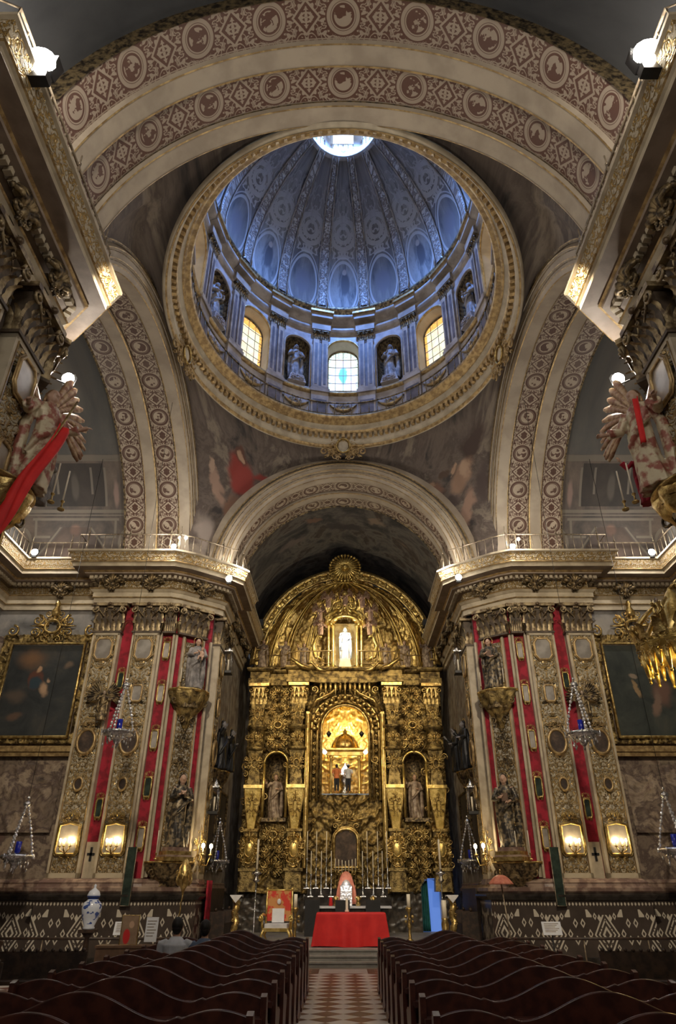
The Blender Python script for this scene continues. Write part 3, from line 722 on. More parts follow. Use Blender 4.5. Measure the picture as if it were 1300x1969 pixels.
ring('trim_drum_cornice', [(4.66, 21.02), (4.6, 21.04), (4.6, 21.16), (4.55, 21.2), (4.55, 21.32), (4.6, 21.34), (4.6, 21.56), (4.42, 21.6), (4.36, 21.7), (4.34, 21.74), (4.34, 21.82), (4.6, 21.86)], 'drum_stone')
ring('trim_drum_attic', [(4.55, 21.8), (4.55, 22.1), (4.42, 22.14), (4.38, 22.26), (4.4, 22.34), (4.6, 22.4)], 'bronze')
ring('trim_drum_ledge', [(4.66, 17.9), (4.54, 17.92), (4.54, 18.02), (4.66, 18.06)], 'gilt_edge')
# low swags on the drum pedestal
b = MB()
for k in range(16):
    a = 2*pi*k/16; st = len(b.v)
    b.tube([(.5*(i/8-1)*1.0, -.06, 17.45-.28*(1-((i-8)/8)**2)) for i in range(17)], [.03+.05*(1-abs(i-8)/8) for i in range(17)], 6)
    cartouche(b, .6, .5, -.03, 1); 
    for i in range(st, len(b.v)):
        x, y, z = b.v[i]
        if z < 10: z += 17.3
        b.v[i] = tuple(Matrix.Translation((RD*sin(a), DC+RD*cos(a), 0)) @ Matrix.Rotation(-a, 4, 'Z') @ Vector((x, y, z)))
dst(b.out('trim_drum_swag', 'gilt_edge'))
# dome shell: 16 painted panels and ribs
RDm = 4.42; ZD = 22.3; HD = 4.92; RL = 1.48
tend = math.acos(RL/RDm)
def dome_pt(a, t, r=0.): return ((RDm-r)*cos(t)*sin(a), DC+(RDm-r)*cos(t)*cos(a), ZD+(HD*1.02-r)*sin(t))
def dome_lines(c, x, z):
    # uv: x across one panel (-1..1), z up the panel (0..1)
    ax_ = abs(x); e1 = hyp(ax_*.68, (z-.16)*2.3)
    sc = mn(mx(abs(e1-.46) < .025, abs(e1-.53) < .012), z < .5); c = mixc(sc*.8, c, (.36, .36, .36))
    e2 = hyp(ax_*.8, (z-.54)*6.0)
    k = mx(abs(e2-.55) < .09, mn(abs(e2-.28) < .07, 1))
    n_ = nz(comb(ax_*1.2, z*6, 4), 3.2, 1.5); k = mx(k, mn(mn(abs(n_-.5) < .05, z > .38), z < .82))
    return mixc(k*(.75-.5*sstep(z, .45, .8)), c, (.38, .37, .36))  # pale figures fade upward: shade of the upper dome put into the colour
M['dome_fresco'] = fresco('dome_panel_fresco', [(.3, (.05, .048, .05)), (.5, (.13, .12, .115)), (.7, (.24, .22, .20))], 1.6, [(0, .17, .5, .12, 0, (.12, .11, .12), .5)], dome_lines, mode='UV', axes='xy', warp=.06)
M['dome_fresco2'] = fresco('dome_panel_fresco_dark', [(.35, (.04, .04, .045)), (.5, (.20, .19, .18)), (.68, (.10, .095, .09))], 2.2, [(0.1, .2, .28, .11, 0, (.05, .045, .05), .4), (0.05, .29, .14, .025, 0, (.26, .22, .19), .4)], dome_lines, mode='UV', axes='xy', warp=.06)
for par, nm in ((0, 'dome_fresco2'), (1, 'dome_fresco')):
    b = MB()
    for k in range(par, 16, 2):
        a0 = 2*pi*(k-.5)/16
        b.grid(lambda u, v: dome_pt(a0+u*2*pi/16, v*tend), 8, 24, True, lambda u, v: (u*2-1, v))
    dst(b.out('ceiling_dome' if par else 'ceiling_dome_dark_panels', nm))
b = MB(); g = MB()
for k in range(16):
    a = 2*pi*(k+.5)/16
    def p(u, v):
        w_ = .24*(.35+.65*cos(v*tend)); t = v*tend; x, y, z = dome_pt(a, t, .07 if .01 < u < .99 else 0); e = (u-.5)*2*w_
        return (x+e*cos(a), y-e*sin(a), z)
    b.grid(p, 4, 24, False, lambda u, v: (u, v*6))
    for q in (.06, .94): g.tube([p(q, j/20) for j in range(21)], .03, 4)
dst(b.out('trim_dome_rib', 'dome_rib')); dst(g.out('trim_dome_rib_edge', 'drum_stone'))
# lantern
ZL = ZD+HD*1.02*sin(tend)
ring('trim_lantern_ring', [(1.56, ZL-.1), (1.42, ZL-.06), (1.40, ZL+.05), (1.5, ZL+.1), (1.5, ZL+.5)], 'drum_stone', 48)
b = MB(); g = MB(); wn_ = MB()
for k in range(8):
    a = 2*pi*k/8; Mx = Matrix.Translation((1.5*sin(a), DC+1.5*cos(a), 0)) @ Matrix.Rotation(-a, 4, 'Z')
    wn_.box(-.42, .42, .08, .1, ZL+.45, ZL+2.2, Mx); b.box(.42, .72, -.08, .1, ZL+.3, ZL+2.6, Mx)
    b.box(-.6, .6, -.02, .1, ZL+2.2, ZL+2.7, Mx)
    for q in range(5): g.box(-.40+q*.2-.015, -.40+q*.2+.015, -.02, .01, ZL+.4, ZL+.85, Mx)
    g.box(-.5, .5, -.04, .02, ZL+.83, ZL+.88, Mx)
dst(b.out('wall_lantern', 'drum_stone')); dst(g.out('trim_lantern_rail', 'silver')); dst(wn_.out('window_9', 'sky_glass'))
ring('ceiling_lantern', [(1.6, ZL+2.6), (1.2, ZL+3.2), (.6, ZL+3.6), (0.0, ZL+3.7)], 'drum_stone', 32)
# presbytery end wall, kept behind the altarpiece
b = MB(); b.box(-4.6, -1.3, 30.2, 30.4, 0, 16); b.box(1.5, 4.6, 30.2, 30.4, 0, 16); b.box(-1.3, 1.5, 30.2, 30.4, 9, 16); b.box(-1.3, 1.5, 30.2, 30.4, 0, 4); struct(b.out('wall_end', 'nave_wall'))
# ================================================================ PILASTERS, CAPITALS, MIRRORS
def oct_pts(w, h, c=.28): return [(-w+w*c, -h), (w-w*c, -h), (w, -h+h*c), (w, h-h*c), (w-w*c, h), (-w+w*c, h), (-w, h-h*c), (-w, -h+h*c)]
def ell_pts(w, h, n=20): return [(w*cos(2*pi*i/n), h*sin(2*pi*i/n)) for i in range(n)]
def arch_pts(w, h): return [(-w, -h), (w, -h), (w, h*.45)]+[(w*cos(t), h*.45+h*.55*sin(t)) for t in (.4, .8, 1.2, pi/2, 1.95, 2.35, 2.75)]+[(-w, h*.45)]
def framed(parent, name, pts, z, y, fr=.035, glass='mirror', gold='gold', crest=0., x=0.):
    """a framed mirror or picture as one part (frame) with its glass as a sub-part"""
    b = MB(); P_ = [(x+p[0], y-.03, z+p[1]) for p in pts]; P_.append(P_[0]); P_.append(P_[1])
    b.tube(P_, fr, 6, cap=False)
    P2 = [(x+p[0]*1.13, y-.015, z+p[1]*1.10) for p in pts]; P2 += P2[:2]; b.tube(P2, fr*.5, 5, cap=False)
    if crest:
        st = len(b.v); h = max(p[1] for p in pts); cartouche(b, crest, crest*.75, 0, 1, False)
        for i in range(st, len(b.v)): b.v[i] = (b.v[i][0]+x, b.v[i][1]+y-.02, b.v[i][2]+z+h+crest*.22)
        st = len(b.v); cartouche(b, crest*.7, crest*.4, 0, 1, False)
        for i in range(st, len(b.v)): b.v[i] = (b.v[i][0]+x, b.v[i][1]+y-.02, b.v[i][2]+z-h-crest*.1)
    f = b.out(name, gold, parent)
    g = MB(); g.prism([(x+p[0], z+p[1]) for p in pts], y-.02, y+.004)
    g.out('mirror_glass' if glass != 'portrait' else 'painted_panel', glass, f)
    return f
M['portrait'] = fresco('dark_oval_portrait', [(.3, (.02, .014, .012)), (.5, (.06, .04, .03)), (.7, (.14, .09, .06))], 4, axes='xz')
def capital(w, d, z0=8.72, h=.90):
    k = MB(); b = MB(); zt = z0+h
    k.box(-w/2-.03, w/2+.03, -d-.03, .05, z0-.06, z0)                       # astragal
    k.taper(0, -d/2+.02, z0, zt-.12, w*.94, d, w*1.06, d+.12)
    b.box(-w/2-.12, w/2+.12, -d-.16, .05, zt-.10, zt)                        # abacus
    n = 5
    for i in range(n):
        x = -w/2+w*(i+.5)/n; leaf(b, (x, -d, z0), w/n*.82, h*.44, .55)
    for i in range(n+1):
        x = -w/2+w*i/n; leaf(b, (x, -d+.02, z0+.3*h), w/n*.7, h*.46, .6)
    for sx in (-1, 1):
        for q in (.25, .75): leaf(b, (sx*w/2, -d*q, z0), .15, h*.5, .4, sx*pi/2)
        scroll(b, sx*(w/2+.02), zt-.22, .13, 1.5, pi/2, sx, -d-.12, .034, tail=(sx*w*.16, zt-.45), n=14)
        scroll(b, sx*(w*.14), zt-.20, .075, 1.3, pi/2, -sx, -d-.06, .022, tail=(sx*w*.26, zt-.42), n=10)
    for e in (-1, 0, 1): leaf(b, (e*.05, -d-.10, zt-.16), .09, .2, .3)
    b.sph((0, -d-.18, zt-.05), .06, 8)
    return k, b
def put_capital(w, d, parent=None, **kw):
    k, b = capital(w, d); o = k.out('capital', 'capital_core', parent, **kw); b.out('acanthus_leaves', 'capital_gilt', o); return o
def console(w=.5, h=.4):
    """gilt foliage bracket on the frieze; origin at its wall centre"""
    b = MB()
    for a in (-1.15, -.75, -.38, 0, .38, .75, 1.15):
        ca, sa = cos(a), sin(a); pts = []; L = h*.62
        for t in (0, .3, .6, .85, 1, 1.08): r = L*t; pts.append((sa*r*1.15, -.08-.22*sin(t*2.4), h*.18*0+ca*r-h*.15))
        b.tube(pts, [.03, .05, .045, .05, .04, .03], 6)
        b.sph(pts[-1], .045, 6)
    for s in (-1, 1):
        scroll(b, s*w*.27, -h*.22, w*.17, 1.3, pi/2, s, -.2, .035); scroll(b, s*w*.12, -h*.42, w*.10, 1.3, -pi/2, -s, -.2, .03)
    b.sph((0, -.22, -h*.18), .09, 8); b.taper(0, -.06, -h*.6, -h*.1, .1, .1, .3, .2)
    return b
PW = .86; PD = .25
def make_pilaster(label, group, mirrors=True, w=PW):
    t = thing('pilaster', label, 'pilaster', (0, 0, 0), 0, group)
    b = MB(); b.box(-w/2+.10, w/2-.10, -PD+.03, .02, 5.0, 8.70); b.out('upper_panel', 'pil_relief', t)
    b = MB(); b.box(-w/2+.10, w/2-.10, -PD+.025, .02, 1.88, 5.0); b.out('lower_panel', 'pil_relief_low', t)
    b = MB()
    for s in (-1, 1):
        xa, xb = sorted((s*w/2, s*(w/2-.07))); b.box(xa, xb, -PD, .02, 1.88, 8.7)
        xa, xb = sorted((s*(w/2-.07), s*(w/2-.10))); b.box(xa, xb, -PD+.015, .02, 1.88, 8.7)
    b.box(-w/2, w/2, -PD, .02, 8.58, 8.7); b.box(-w/2, w/2, -PD, .02, 1.88, 2.0)
    b.out('border', 'stone', t)
    b = MB()
    for s in (-1, 1): b.tube([(s*(w/2-.085), -PD-.005, 2.0), (s*(w/2-.085), -PD-.005, 8.58)], .016, 5)
    b.out('gilt_beading', 'gilt_edge', t)
    b = MB(); relief(b, -w/2+.12, w/2-.12, 2.05, 8.55, -PD+.03, .075, .042, 3.4, 2.2); b.out('carving', 'gilt_relief', t)
    put_capital(w, PD, t)
    b = MB(); b.box(-w/2-.05, w/2+.05, -PD-.05, .03, 1.74, 1.80); b.box(-w/2-.03, w/2+.03, -PD-.03, .03, 1.80, 1.88); b.out('base', 'marble_rose', t)
    if mirrors:
        framed(t, 'octagonal_mirror', oct_pts(.25, .33, .4), 8.12, -PD-.03, .03, 'mirror', 'gilt_edge')
        framed(t, 'small_mirror', oct_pts(.15, .24, .3), 6.75, -PD-.03, .03, 'mirror', 'gilt_edge', .3)
        framed(t, 'oval_portrait', ell_pts(.25, .34), 5.35, -PD-.03, .045, 'portrait', 'gilt_edge', .45)
        framed(t, 'oval_relic', ell_pts(.12, .17), 4.2, -PD-.03, .035, 'portrait', 'gilt_edge', .0)
    return t
M['gilt_relief'] = relief_gold('carved_gilt_foliage', (.40, .35, .25), (.46, .33, .15), .9, .55, 7, .05)
M['capital_core'] = simple('capital_core', (.10, .07, .045), (.05, .035, .02), .6)
M['capital_gilt'] = simple('capital_gilding', (.46, .36, .20), (.10, .065, .035), .42, .45, 5, .6, .02, 20)
proto = make_pilaster('gilded relief pilaster with lit mirror, nearest the painting on the left transept wall', 'crossing pilasters')
proto.location = (-7.47, 20.25, 0)
pil = [proto]
for x, y, rz, lb in ((-6.22, 20.25, 0, 'gilded relief pilaster on left crossing pier, beside the red panel with saints'),
                     (6.22, 20.25, 0, 'gilded relief pilaster on right crossing pier, beside the red panel with saints'),
                     (7.47, 20.25, 0, 'gilded relief pilaster with lit mirror, nearest the painting on the right transept wall'),
                     (-5.0, 7.5, R(90), 'near left nave pilaster with silver octagonal mirror, closest to the angel with the banner'),
                     (-5.0, 6.2, R(90), 'near left nave pilaster, cut by the left edge of the photo above the red hanging'),
                     (5.0, 7.5, R(-90), 'near right nave pilaster with silver octagonal mirror, closest to the angel group'),
                     (5.0, 6.2, R(-90), 'near right nave pilaster, cut by the right edge of the photo'),
                     (-4.15+.0-.2, 21.75, R(90), 'dark gilt pilaster on the left chancel wall by the candle sconce'),
                     (4.35, 21.75, R(-90), 'dark gilt pilaster on the right chancel wall by the candle sconce')):
    c = dup(proto, (x, y, 0), rz, lb); pil.append(c)
M['red_hanging'] = M['red']
def add_console(x, y, rz, label, z=10.27):
    o = console().out('frieze_bracket', 'bronze'); o.location = (x, y, z); o.rotation_euler = (0, 0, rz); return o
cons = None
for s in (1, -1):
    n = SIDE[s]; i = 0
    for (x, y, rz, place) in ((-7.47, 19.95, 0, 'above the pilaster by the painting on the %s pier'), (-6.2, 19.95, 0, 'above the inner pilaster on the %s pier'), (-4.78, 20.5, R(38), 'on the slanted corner of the %s pier'),
                           (-9.35, 20.55, 0, 'over the framed painting in the %s transept'), (-11.2, 18.6, R(90), 'on the end wall of the %s transept'), (-4.3, 23.6, R(90), 'on the near part of the %s chancel wall'), (-4.3, 25.2, R(90), 'on the middle of the %s chancel wall'), (-4.3, 26.8, R(90), 'on the %s chancel wall, next to the altarpiece'),
                           (-4.95, 7.5, R(90), 'on the %s nave wall, nearest the transept'), (-4.95, 6.2, R(90), 'on the %s nave wall, second from the transept'), (-5.2, 4.0, R(90), 'on the %s nave wall, highest in the photo')):
        lb = 'dark gilt foliage bracket '+place % n
        if cons is None:
            cons = console().out('frieze_bracket', 'bronze', None, label=lb, cat='bracket', group='foliage brackets under the cornice'); c = cons
        else: c = dup(cons, label=lb)
        c.location = (s*x, y, 10.27); c.rotation_euler = (0, 0, s*rz); c.scale = (1.25,)*3
    # smaller capitals on the corner strip and chamfer
    for (x, y, rz, w, pl) in ((-5.52, 20.2, 0, .34, 'above the narrow red strip'), (-4.92, 20.55, R(37), .95, 'on the slanted corner above the upper saint'), (-4.32, 23.1, R(90), .5, 'on the chancel wall behind the corner')):
        o = put_capital(w, .16, None, label='gilded leafy capital %s on the %s pier' % (pl, n), cat='capital')
        o.location = (s*x, y, 0); o.rotation_euler = (0, 0, s*rz)
    o = put_capital(.9, .2, None, label='gilded leafy capital at the corner of the near %s pier, over the angel' % n, cat='capital')
    o.location = (-s*5.22, 8.35, 0); o.rotation_euler = (0, 0, s*R(135))
    # pale carved panel on the slanted corner, between gilt fillets
    T = thing('corner_panelling', 'pale carved panel framed by gilt mouldings behind the saints on the %s pier' % n, 'panel', (-s*4.85, 20.62, 0), s*R(36.9))
    b = MB(); b.box(-.30, .30, -.05, .01, 1.9, 8.5); b.out('panel', 'pil_relief', T)
    b = MB()
    for e in (-.60, -.34, .34, .60): b.box(e-.035, e+.035, -.09, .01, 1.9, 8.65)
    b.out('moulding', 'stone', T)
    b = MB(); b.tube([(-.3, -.1, 1.9), (-.3, -.1, 8.6)], .018, 5); b.tube([(.3, -.1, 1.9), (.3, -.1, 8.6)], .018, 5); b.out('gilt_fillet', 'gilt_edge', T)
    b = MB()
    for z in (4.75, 5.45): 
        b = MB(); cartouche(b, .5, .7, 0, 2); b.xf(Matrix.Translation((0, -.08, z))); b.out('carving', 'bronze', T)
    # mouldings on the red strip beside
    T = thing('gilt_moulding_strip', 'tall pale moulding bordering the narrow red strip on the %s pier' % n, 'moulding')
    b = MB()
    for x in (-5.76, -5.37): b.box(min(-s*0+s*x-.03, s*x+.03), s*x+.03, 20.13, 20.25, 1.88, 8.7)
    b.out('moulding', 'stone', T)
    # small mirrors hung in columns on the red cloth
    k = 0
    names = ('topmost', 'second from top', 'middle', 'fourth from top', 'lowest')
    for j, z in enumerate((8.15, 6.8, 5.45, 4.15, 2.85)):
        t = thing('small_gilt_mirror', 'small gilt crested mirror, %s on the narrow red strip of the %s pier' % (names[j], n), 'mirror', (s*-5.56, 20.22, z), 0, 'small mirrors on the red strips')
        framed(t, 'frame', oct_pts(.10, .26, .25), 0, -.02, .028, 'mirror' if j != 3 else 'green_mirror', 'gold', .30)
    for j, z in enumerate((7.2, 3.6)):
        t = thing('small_gilt_mirror', 'small gilt mirror, %s between the two pilasters of the %s pier' % (('upper one', 'lower one')[j], n), 'mirror', (s*-6.85, 20.22, z), 0, 'small mirrors on the red strips')
        framed(t, 'frame', oct_pts(.09, .24, .25), 0, -.02, .026, 'green_mirror', 'gold', .28)
    b = MB(); b.box(-.16, .16, -.05, 0, 1.88, 2.75); o = b.out('stone_pedestal_panel', 'stone', None, label='pale panel with a dark cross below the red strip of the %s pier' % n, cat='panel'); o.location = (s*-6.85, 20.23, 0)
    b = MB(); b.box(-.10, .10, -.07, -.05, 2.42, 2.48); b.box(-.03, .03, -.07, -.05, 2.28, 2.62); b.out('dark_cross', 'black', o)
    o = None
    b = MB(); b.box(-.11, .11, -.04, 0, 0, 1.35); t = b.out('narrow_dark_plaque', 'green_mirror', None, label='narrow dark upright plaque leaning on the %s pier above the inlaid marble' % n, cat='plaque'); t.location = (s*-5.62, 19.78, 1.25)
    f = MB(); f.tube([(-.12, -.03, 0), (.12, -.03, 0), (.12, -.03, 1.35), (-.12, -.03, 1.35), (-.12, -.03, 0)], .015, 4, cap=False); f.out('frame', 'iron', t)
# lit mirror sconces on the four crossing pilasters
lm = None
for x, lb in ((-7.47, 'lit candle sconce with gilt mirror, leftmost, nearest the left painting'), (-6.22, 'lit candle sconce with gilt mirror on the inner left pilaster'), (6.22, 'lit candle sconce with gilt mirror on the inner right pilaster'), (7.47, 'lit candle sconce with gilt mirror, rightmost of the four')):
    if lm is None:
        t = thing('mirror_sconce', lb, 'wall lamp', (x, 20.0, 2.8), 0, 'lit mirror sconces'); lm = t
        framed(t, 'frame', [(-.24, -.36), (.24, -.36), (.29, -.28), (.27, .34), (0, .40), (-.27, .34), (-.29, -.28)], 0, -.04, .035, 'mirror', 'gold', .5)
        b = MB(); b.tube([(-.14, -.18, -.2), (-.1, -.2, -.28), (0, -.08, -.34), (.1, -.2, -.28), (.14, -.18, -.2)], .016, 6); b.tube([(0, -.06, -.34), (0, -.24, -.26), (0, -.24, -.18)], .016, 6)
        for e, y in ((-.14, -.18), (0, -.24), (.14, -.18)): b.lathe([(.01, -.2), (.04, -.18), (.045, -.16)], e, y, 10)
        b.out('arm', 'gold', t)
        for e, y in ((-.14, -.18), (0, -.24), (.14, -.18)):
            c = MB(); c.lathe([(.016, -.17), (.016, -.07)], e, y, 8); c = c.out('candle', 'wax', t)
            g = MB(); g.sph((e, y, -.03), .032, 8, (1, 1, 1.5)); g.out('bulb', 'bulb_warm', c)
    else: dup(lm, (x, 20.0, 2.8), label=lb)
    lamp('sconce_light', 'POINT', (x, 19.68, 2.8), 9, (1, .72, .36), .05)
# ================================================================ STATUES AND FIGURES
def banner_right(tt, k):
    c = MB(); c.grid(lambda u, v: ((.10+.10*u-.05*v)*k, (-.20-.03*sin(u*8))*k, (1.40-.75*v)*k), 6, 12); m = c.out('red_sash', 'red_cloth', tt)
    m.modifiers.new('thickness', 'SOLIDIFY').thickness = .012
def ring_body(b, rows, n=22, folds=9, amp=.08, tw=.4, seed=0):
    """rows: (z, rx, ry, cx, cy)"""
    vs = []
    zmax = rows[-1][0]; sub = []
    for a, c in zip(rows, rows[1:]):
        for q in range(4): t = q/4; sub.append(tuple(a[i]+(c[i]-a[i])*t for i in range(5)))
    sub.append(rows[-1])
    for z, rx, ry, cx, cy in sub:
        f = max(0, 1-z/(zmax*.95))
        for i in range(n):
            a = 2*pi*i/n; m = 1+amp*f*(sin(folds*a+tw*z*9+seed)+.6*sin((folds-4)*a-z*5+seed))
            vs.append((cx+rx*m*cos(a), cy+ry*m*sin(a), z))
    L = len(sub); fs = [(j*n+i, j*n+(i+1) % n, (j+1)*n+(i+1) % n, (j+1)*n+i) for j in range(L-1) for i in range(n)]
    fs += [tuple(range(n-1, -1, -1)), tuple((L-1)*n+i for i in range(n))]
    b.add(vs, fs, True)
def hand(b, p, d, s=1., curl=.5):
    """palm and five fingers at p pointing along d (metres for a 1.7 m body times s)"""
    p = Vector(p); d = Vector(d).normalized(); u = d.orthogonal().normalized(); v = d.cross(u)
    b.tube([p-d*.02*s, p+d*.05*s, p+d*.09*s], [.028*s, .04*s, .036*s], 8)
    for i in range(4):
        o = u*((i-1.5)*.020*s); L = (.065, .075, .07, .055)[i]*s; q = p+d*.085*s+o
        b.tube([q, q+d*L*.5, q+d*L*.8+v*L*curl*.5, q+d*L*.85+v*L*curl], [.0105*s, .010*s, .009*s, .007*s], 5)
    q = p+d*.02*s-u*.03*s; b.tube([q, q-u*.03*s+d*.02*s, q-u*.035*s+d*.05*s+v*.01*s], [.013*s, .011*s, .008*s], 5)
def head(b, c, s=1., tilt=0.):
    """head with nose, brow, lips and ears, facing -y; s=1 for a .23 m tall head"""
    x, y, z = c; b.sph((x, y, z), .1*s, 16, (.80, .92, 1.16)); b.sph((x, y-.03*s, z-.06*s), .065*s, 12, (.85, .9, .9))
    b.tube([(x, y-.085*s, z+.02*s), (x, y-.112*s, z-.02*s), (x, y-.09*s, z-.035*s)], [.010*s, .017*s, .012*s], 6)
    b.sph((x, y-.083*s, z-.062*s), .022*s, 8, (1.2, .6, .45))
    for e in (-1, 1): b.sph((x+e*.033*s, y-.079*s, z+.018*s), .014*s, 6, (1.3, .7, .8)); b.sph((x+e*.082*s, y, z-.01*s), .024*s, 6, (.4, .8, 1.3))
    b.tube([(x, y, z-.05*s), (x, y+.01*s, z-.17*s)], [.05*s, .058*s], 10)
def remesh(o, v):
    m = o.modifiers.new('join', 'REMESH'); m.mode = 'VOXEL'; m.voxel_size = v; m.use_smooth_shade = True; return o
def saint(name, label, cat, h, robe, pose='hold', group=None, flesh='flesh_carved', wings=False, halo=True, parts=True, hairm='hair', seed=0., loc=(0, 0, 0), rz=0., held=None, wingm='wing_feather'):
    t = thing(name, label, cat, loc, rz, group); k = h/1.7
    b = MB(); sway = .03*k*(1 if seed % 2 < 1 else -1)
    ring_body(b, [(0, .26*k, .20*k, 0, 0), (.06*k, .25*k, .20*k, 0, 0), (.5*k, .19*k, .16*k, sway, -.01*k), (.95*k, .175*k, .135*k, sway*1.3, 0), (1.12*k, .15*k, .115*k, sway*.6, .01*k), (1.32*k, .19*k, .125*k, 0, .01*k), (1.42*k, .17*k, .10*k, 0, .01*k), (1.475*k, .07*k, .065*k, 0, .0)], 22, 9, .10, .5, seed)
    S = {'hold': (((-.20, .0, 1.38), (-.29, -.06, 1.12), (-.10, -.24, 1.15)), ((.20, 0, 1.38), (.29, -.05, 1.12), (.12, -.22, 1.05))),
         'raise': (((-.20, .0, 1.38), (-.36, -.10, 1.22), (-.42, -.26, 1.42)), ((.20, 0, 1.38), (.27, -.04, 1.12), (.10, -.2, 1.12))),
         'pray': (((-.20, .0, 1.38), (-.26, -.06, 1.13), (-.03, -.22, 1.24)), ((.20, 0, 1.38), (.26, -.06, 1.13), (.03, -.22, 1.24))),
         'open': (((-.20, .0, 1.38), (-.34, -.04, 1.15), (-.46, -.22, 1.12)), ((.20, 0, 1.38), (.34, -.04, 1.15), (.44, -.24, 1.2)))}[pose]
    body = MB(); head(body, (0, -.02*k, 1.60*k), k*1.08); body.tube([(0, 0, 1.50*k), (0, .0, 1.36*k), (0, 0, 1.0*k)], [.05*k, .06*k, .08*k], 8)
    for arm in S:
        q = [tuple(c*k for c in p) for p in arm]; d = Vector(q[2])-Vector(q[1])
        b.tube([q[0], q[1], tuple(Vector(q[1])+d*.78)], [.075*k, .075*k, .085*k], 9)
        body.tube([(0, 0, 1.37*k), q[0], q[1], tuple(Vector(q[1])+d*.5), q[2]], [.05*k, .05*k, .04*k, .036*k, .028*k], 8); hand(body, q[2], d, k)
    # cloak over one shoulder falling behind
    b.tube([(.17*k, .05*k, 1.4*k), (.26*k, .08*k, 1.0*k), (.27*k, .10*k, .5*k), (.24*k, .1*k, .08*k)], [.06*k, .085*k, .10*k, .09*k], 8)
    b.tube([(-.17*k, .05*k, 1.4*k), (-.24*k, .09*k, 1.0*k), (-.22*k, .12*k, .5*k), (-.2*k, .1*k, .1*k)], [.06*k, .08*k, .09*k, .08*k], 8)
    b.tube([(.2*k, -.08*k, 1.1*k), (.05*k, -.19*k, .95*k), (-.15*k, -.15*k, .75*k), (-.2*k, -.02*k, .5*k)], [.05*k, .05*k, .05*k, .03*k], 7)
    bo = remesh(body.out('body', flesh, t), .012*k)
    remesh(b.out('robe', robe, bo), .016*k)
    hr = MB(); hr.sph((0, .015*k, 1.635*k), .105*k, 12, (.86, .92, 1.08))
    for e in (-1, 1): hr.tube([(e*.07*k, .03*k, 1.64*k), (e*.085*k, .04*k, 1.52*k), (e*.07*k, .05*k, 1.45*k)], [.03*k, .03*k, .015*k], 6)
    hr.out('hair', hairm, bo)
    if halo:
        hl = MB(); hl.tube([(.15*k*cos(a), .05*k, 1.66*k+.15*k*sin(a)) for a in [2*pi*i/18 for i in range(19)]], .009*k, 5, cap=False)
        for i in range(16): a = 2*pi*i/16; hl.tube([(.15*k*cos(a), .05*k, 1.66*k+.15*k*sin(a)), (.19*k*cos(a), .05*k, 1.66*k+.19*k*sin(a))], [.008*k, .002*k], 4)
        hl.out('halo', 'gold', t)
    if wings:
        for e in (-1, 1):
            wg = MB()
            for i in range(11):
                f = i/10; a = R(55+65*f)*1.0; L = (1.15-.5*f)*k
                p0 = Vector((e*(.10+.16*f)*k, .14*k, (1.40+.10*(1-f))*k)); d = Vector((e*cos(a-.5), .25, sin(a*1.0-.2)*.9 if i < 6 else .55-.25*(f-.5)*8))
                d = Vector((e*(.35+.55*f), .22, 1.0-1.35*f)); d.normalize()
                w_ = .075*k; side = Vector((d.z, 0, -d.x))
                vs = []; n_ = 6
                for j in range(n_+1):
                    tt = j/n_; ww = w_*(.5+.6*tt if tt < .85 else .45)
                    c = p0+d*L*tt+Vector((0, -.02*k*(i % 2), -.12*k*tt*tt))
                    vs += [c-side*ww, c+Vector((0, -.025*k, 0)), c+side*ww, c+Vector((0, .012*k, 0))]
                fs = [(j*4+q, j*4+(q+1) % 4, j*4+4+(q+1) % 4, j*4+4+q) for j in range(n_) for q in range(4)]+[(3, 2, 1, 0), (n_*4, n_*4+1, n_*4+2, n_*4+3)]
                wg.add(vs, fs, True)
            wg.tube([(e*.06*k, .12*k, 1.32*k), (e*.16*k, .16*k, 1.50*k), (e*.34*k, .2*k, 1.46*k)], [.03*k, .05*k, .03*k], 7)
            wg.out('wing', wingm, t)
    if held: held(t, k)
    return t
M['angel_robe'] = simple('painted_floral_robe', (.58, .50, .34), (.30, .10, .07), .45, .15, 6, .4, .02, 14, contrast=(.40, .56))
M['wing_feather'] = simple('gilt_brown_feathers', (.58, .42, .26), (.30, .14, .08), .5, .2, 10, .5, .02, 26)
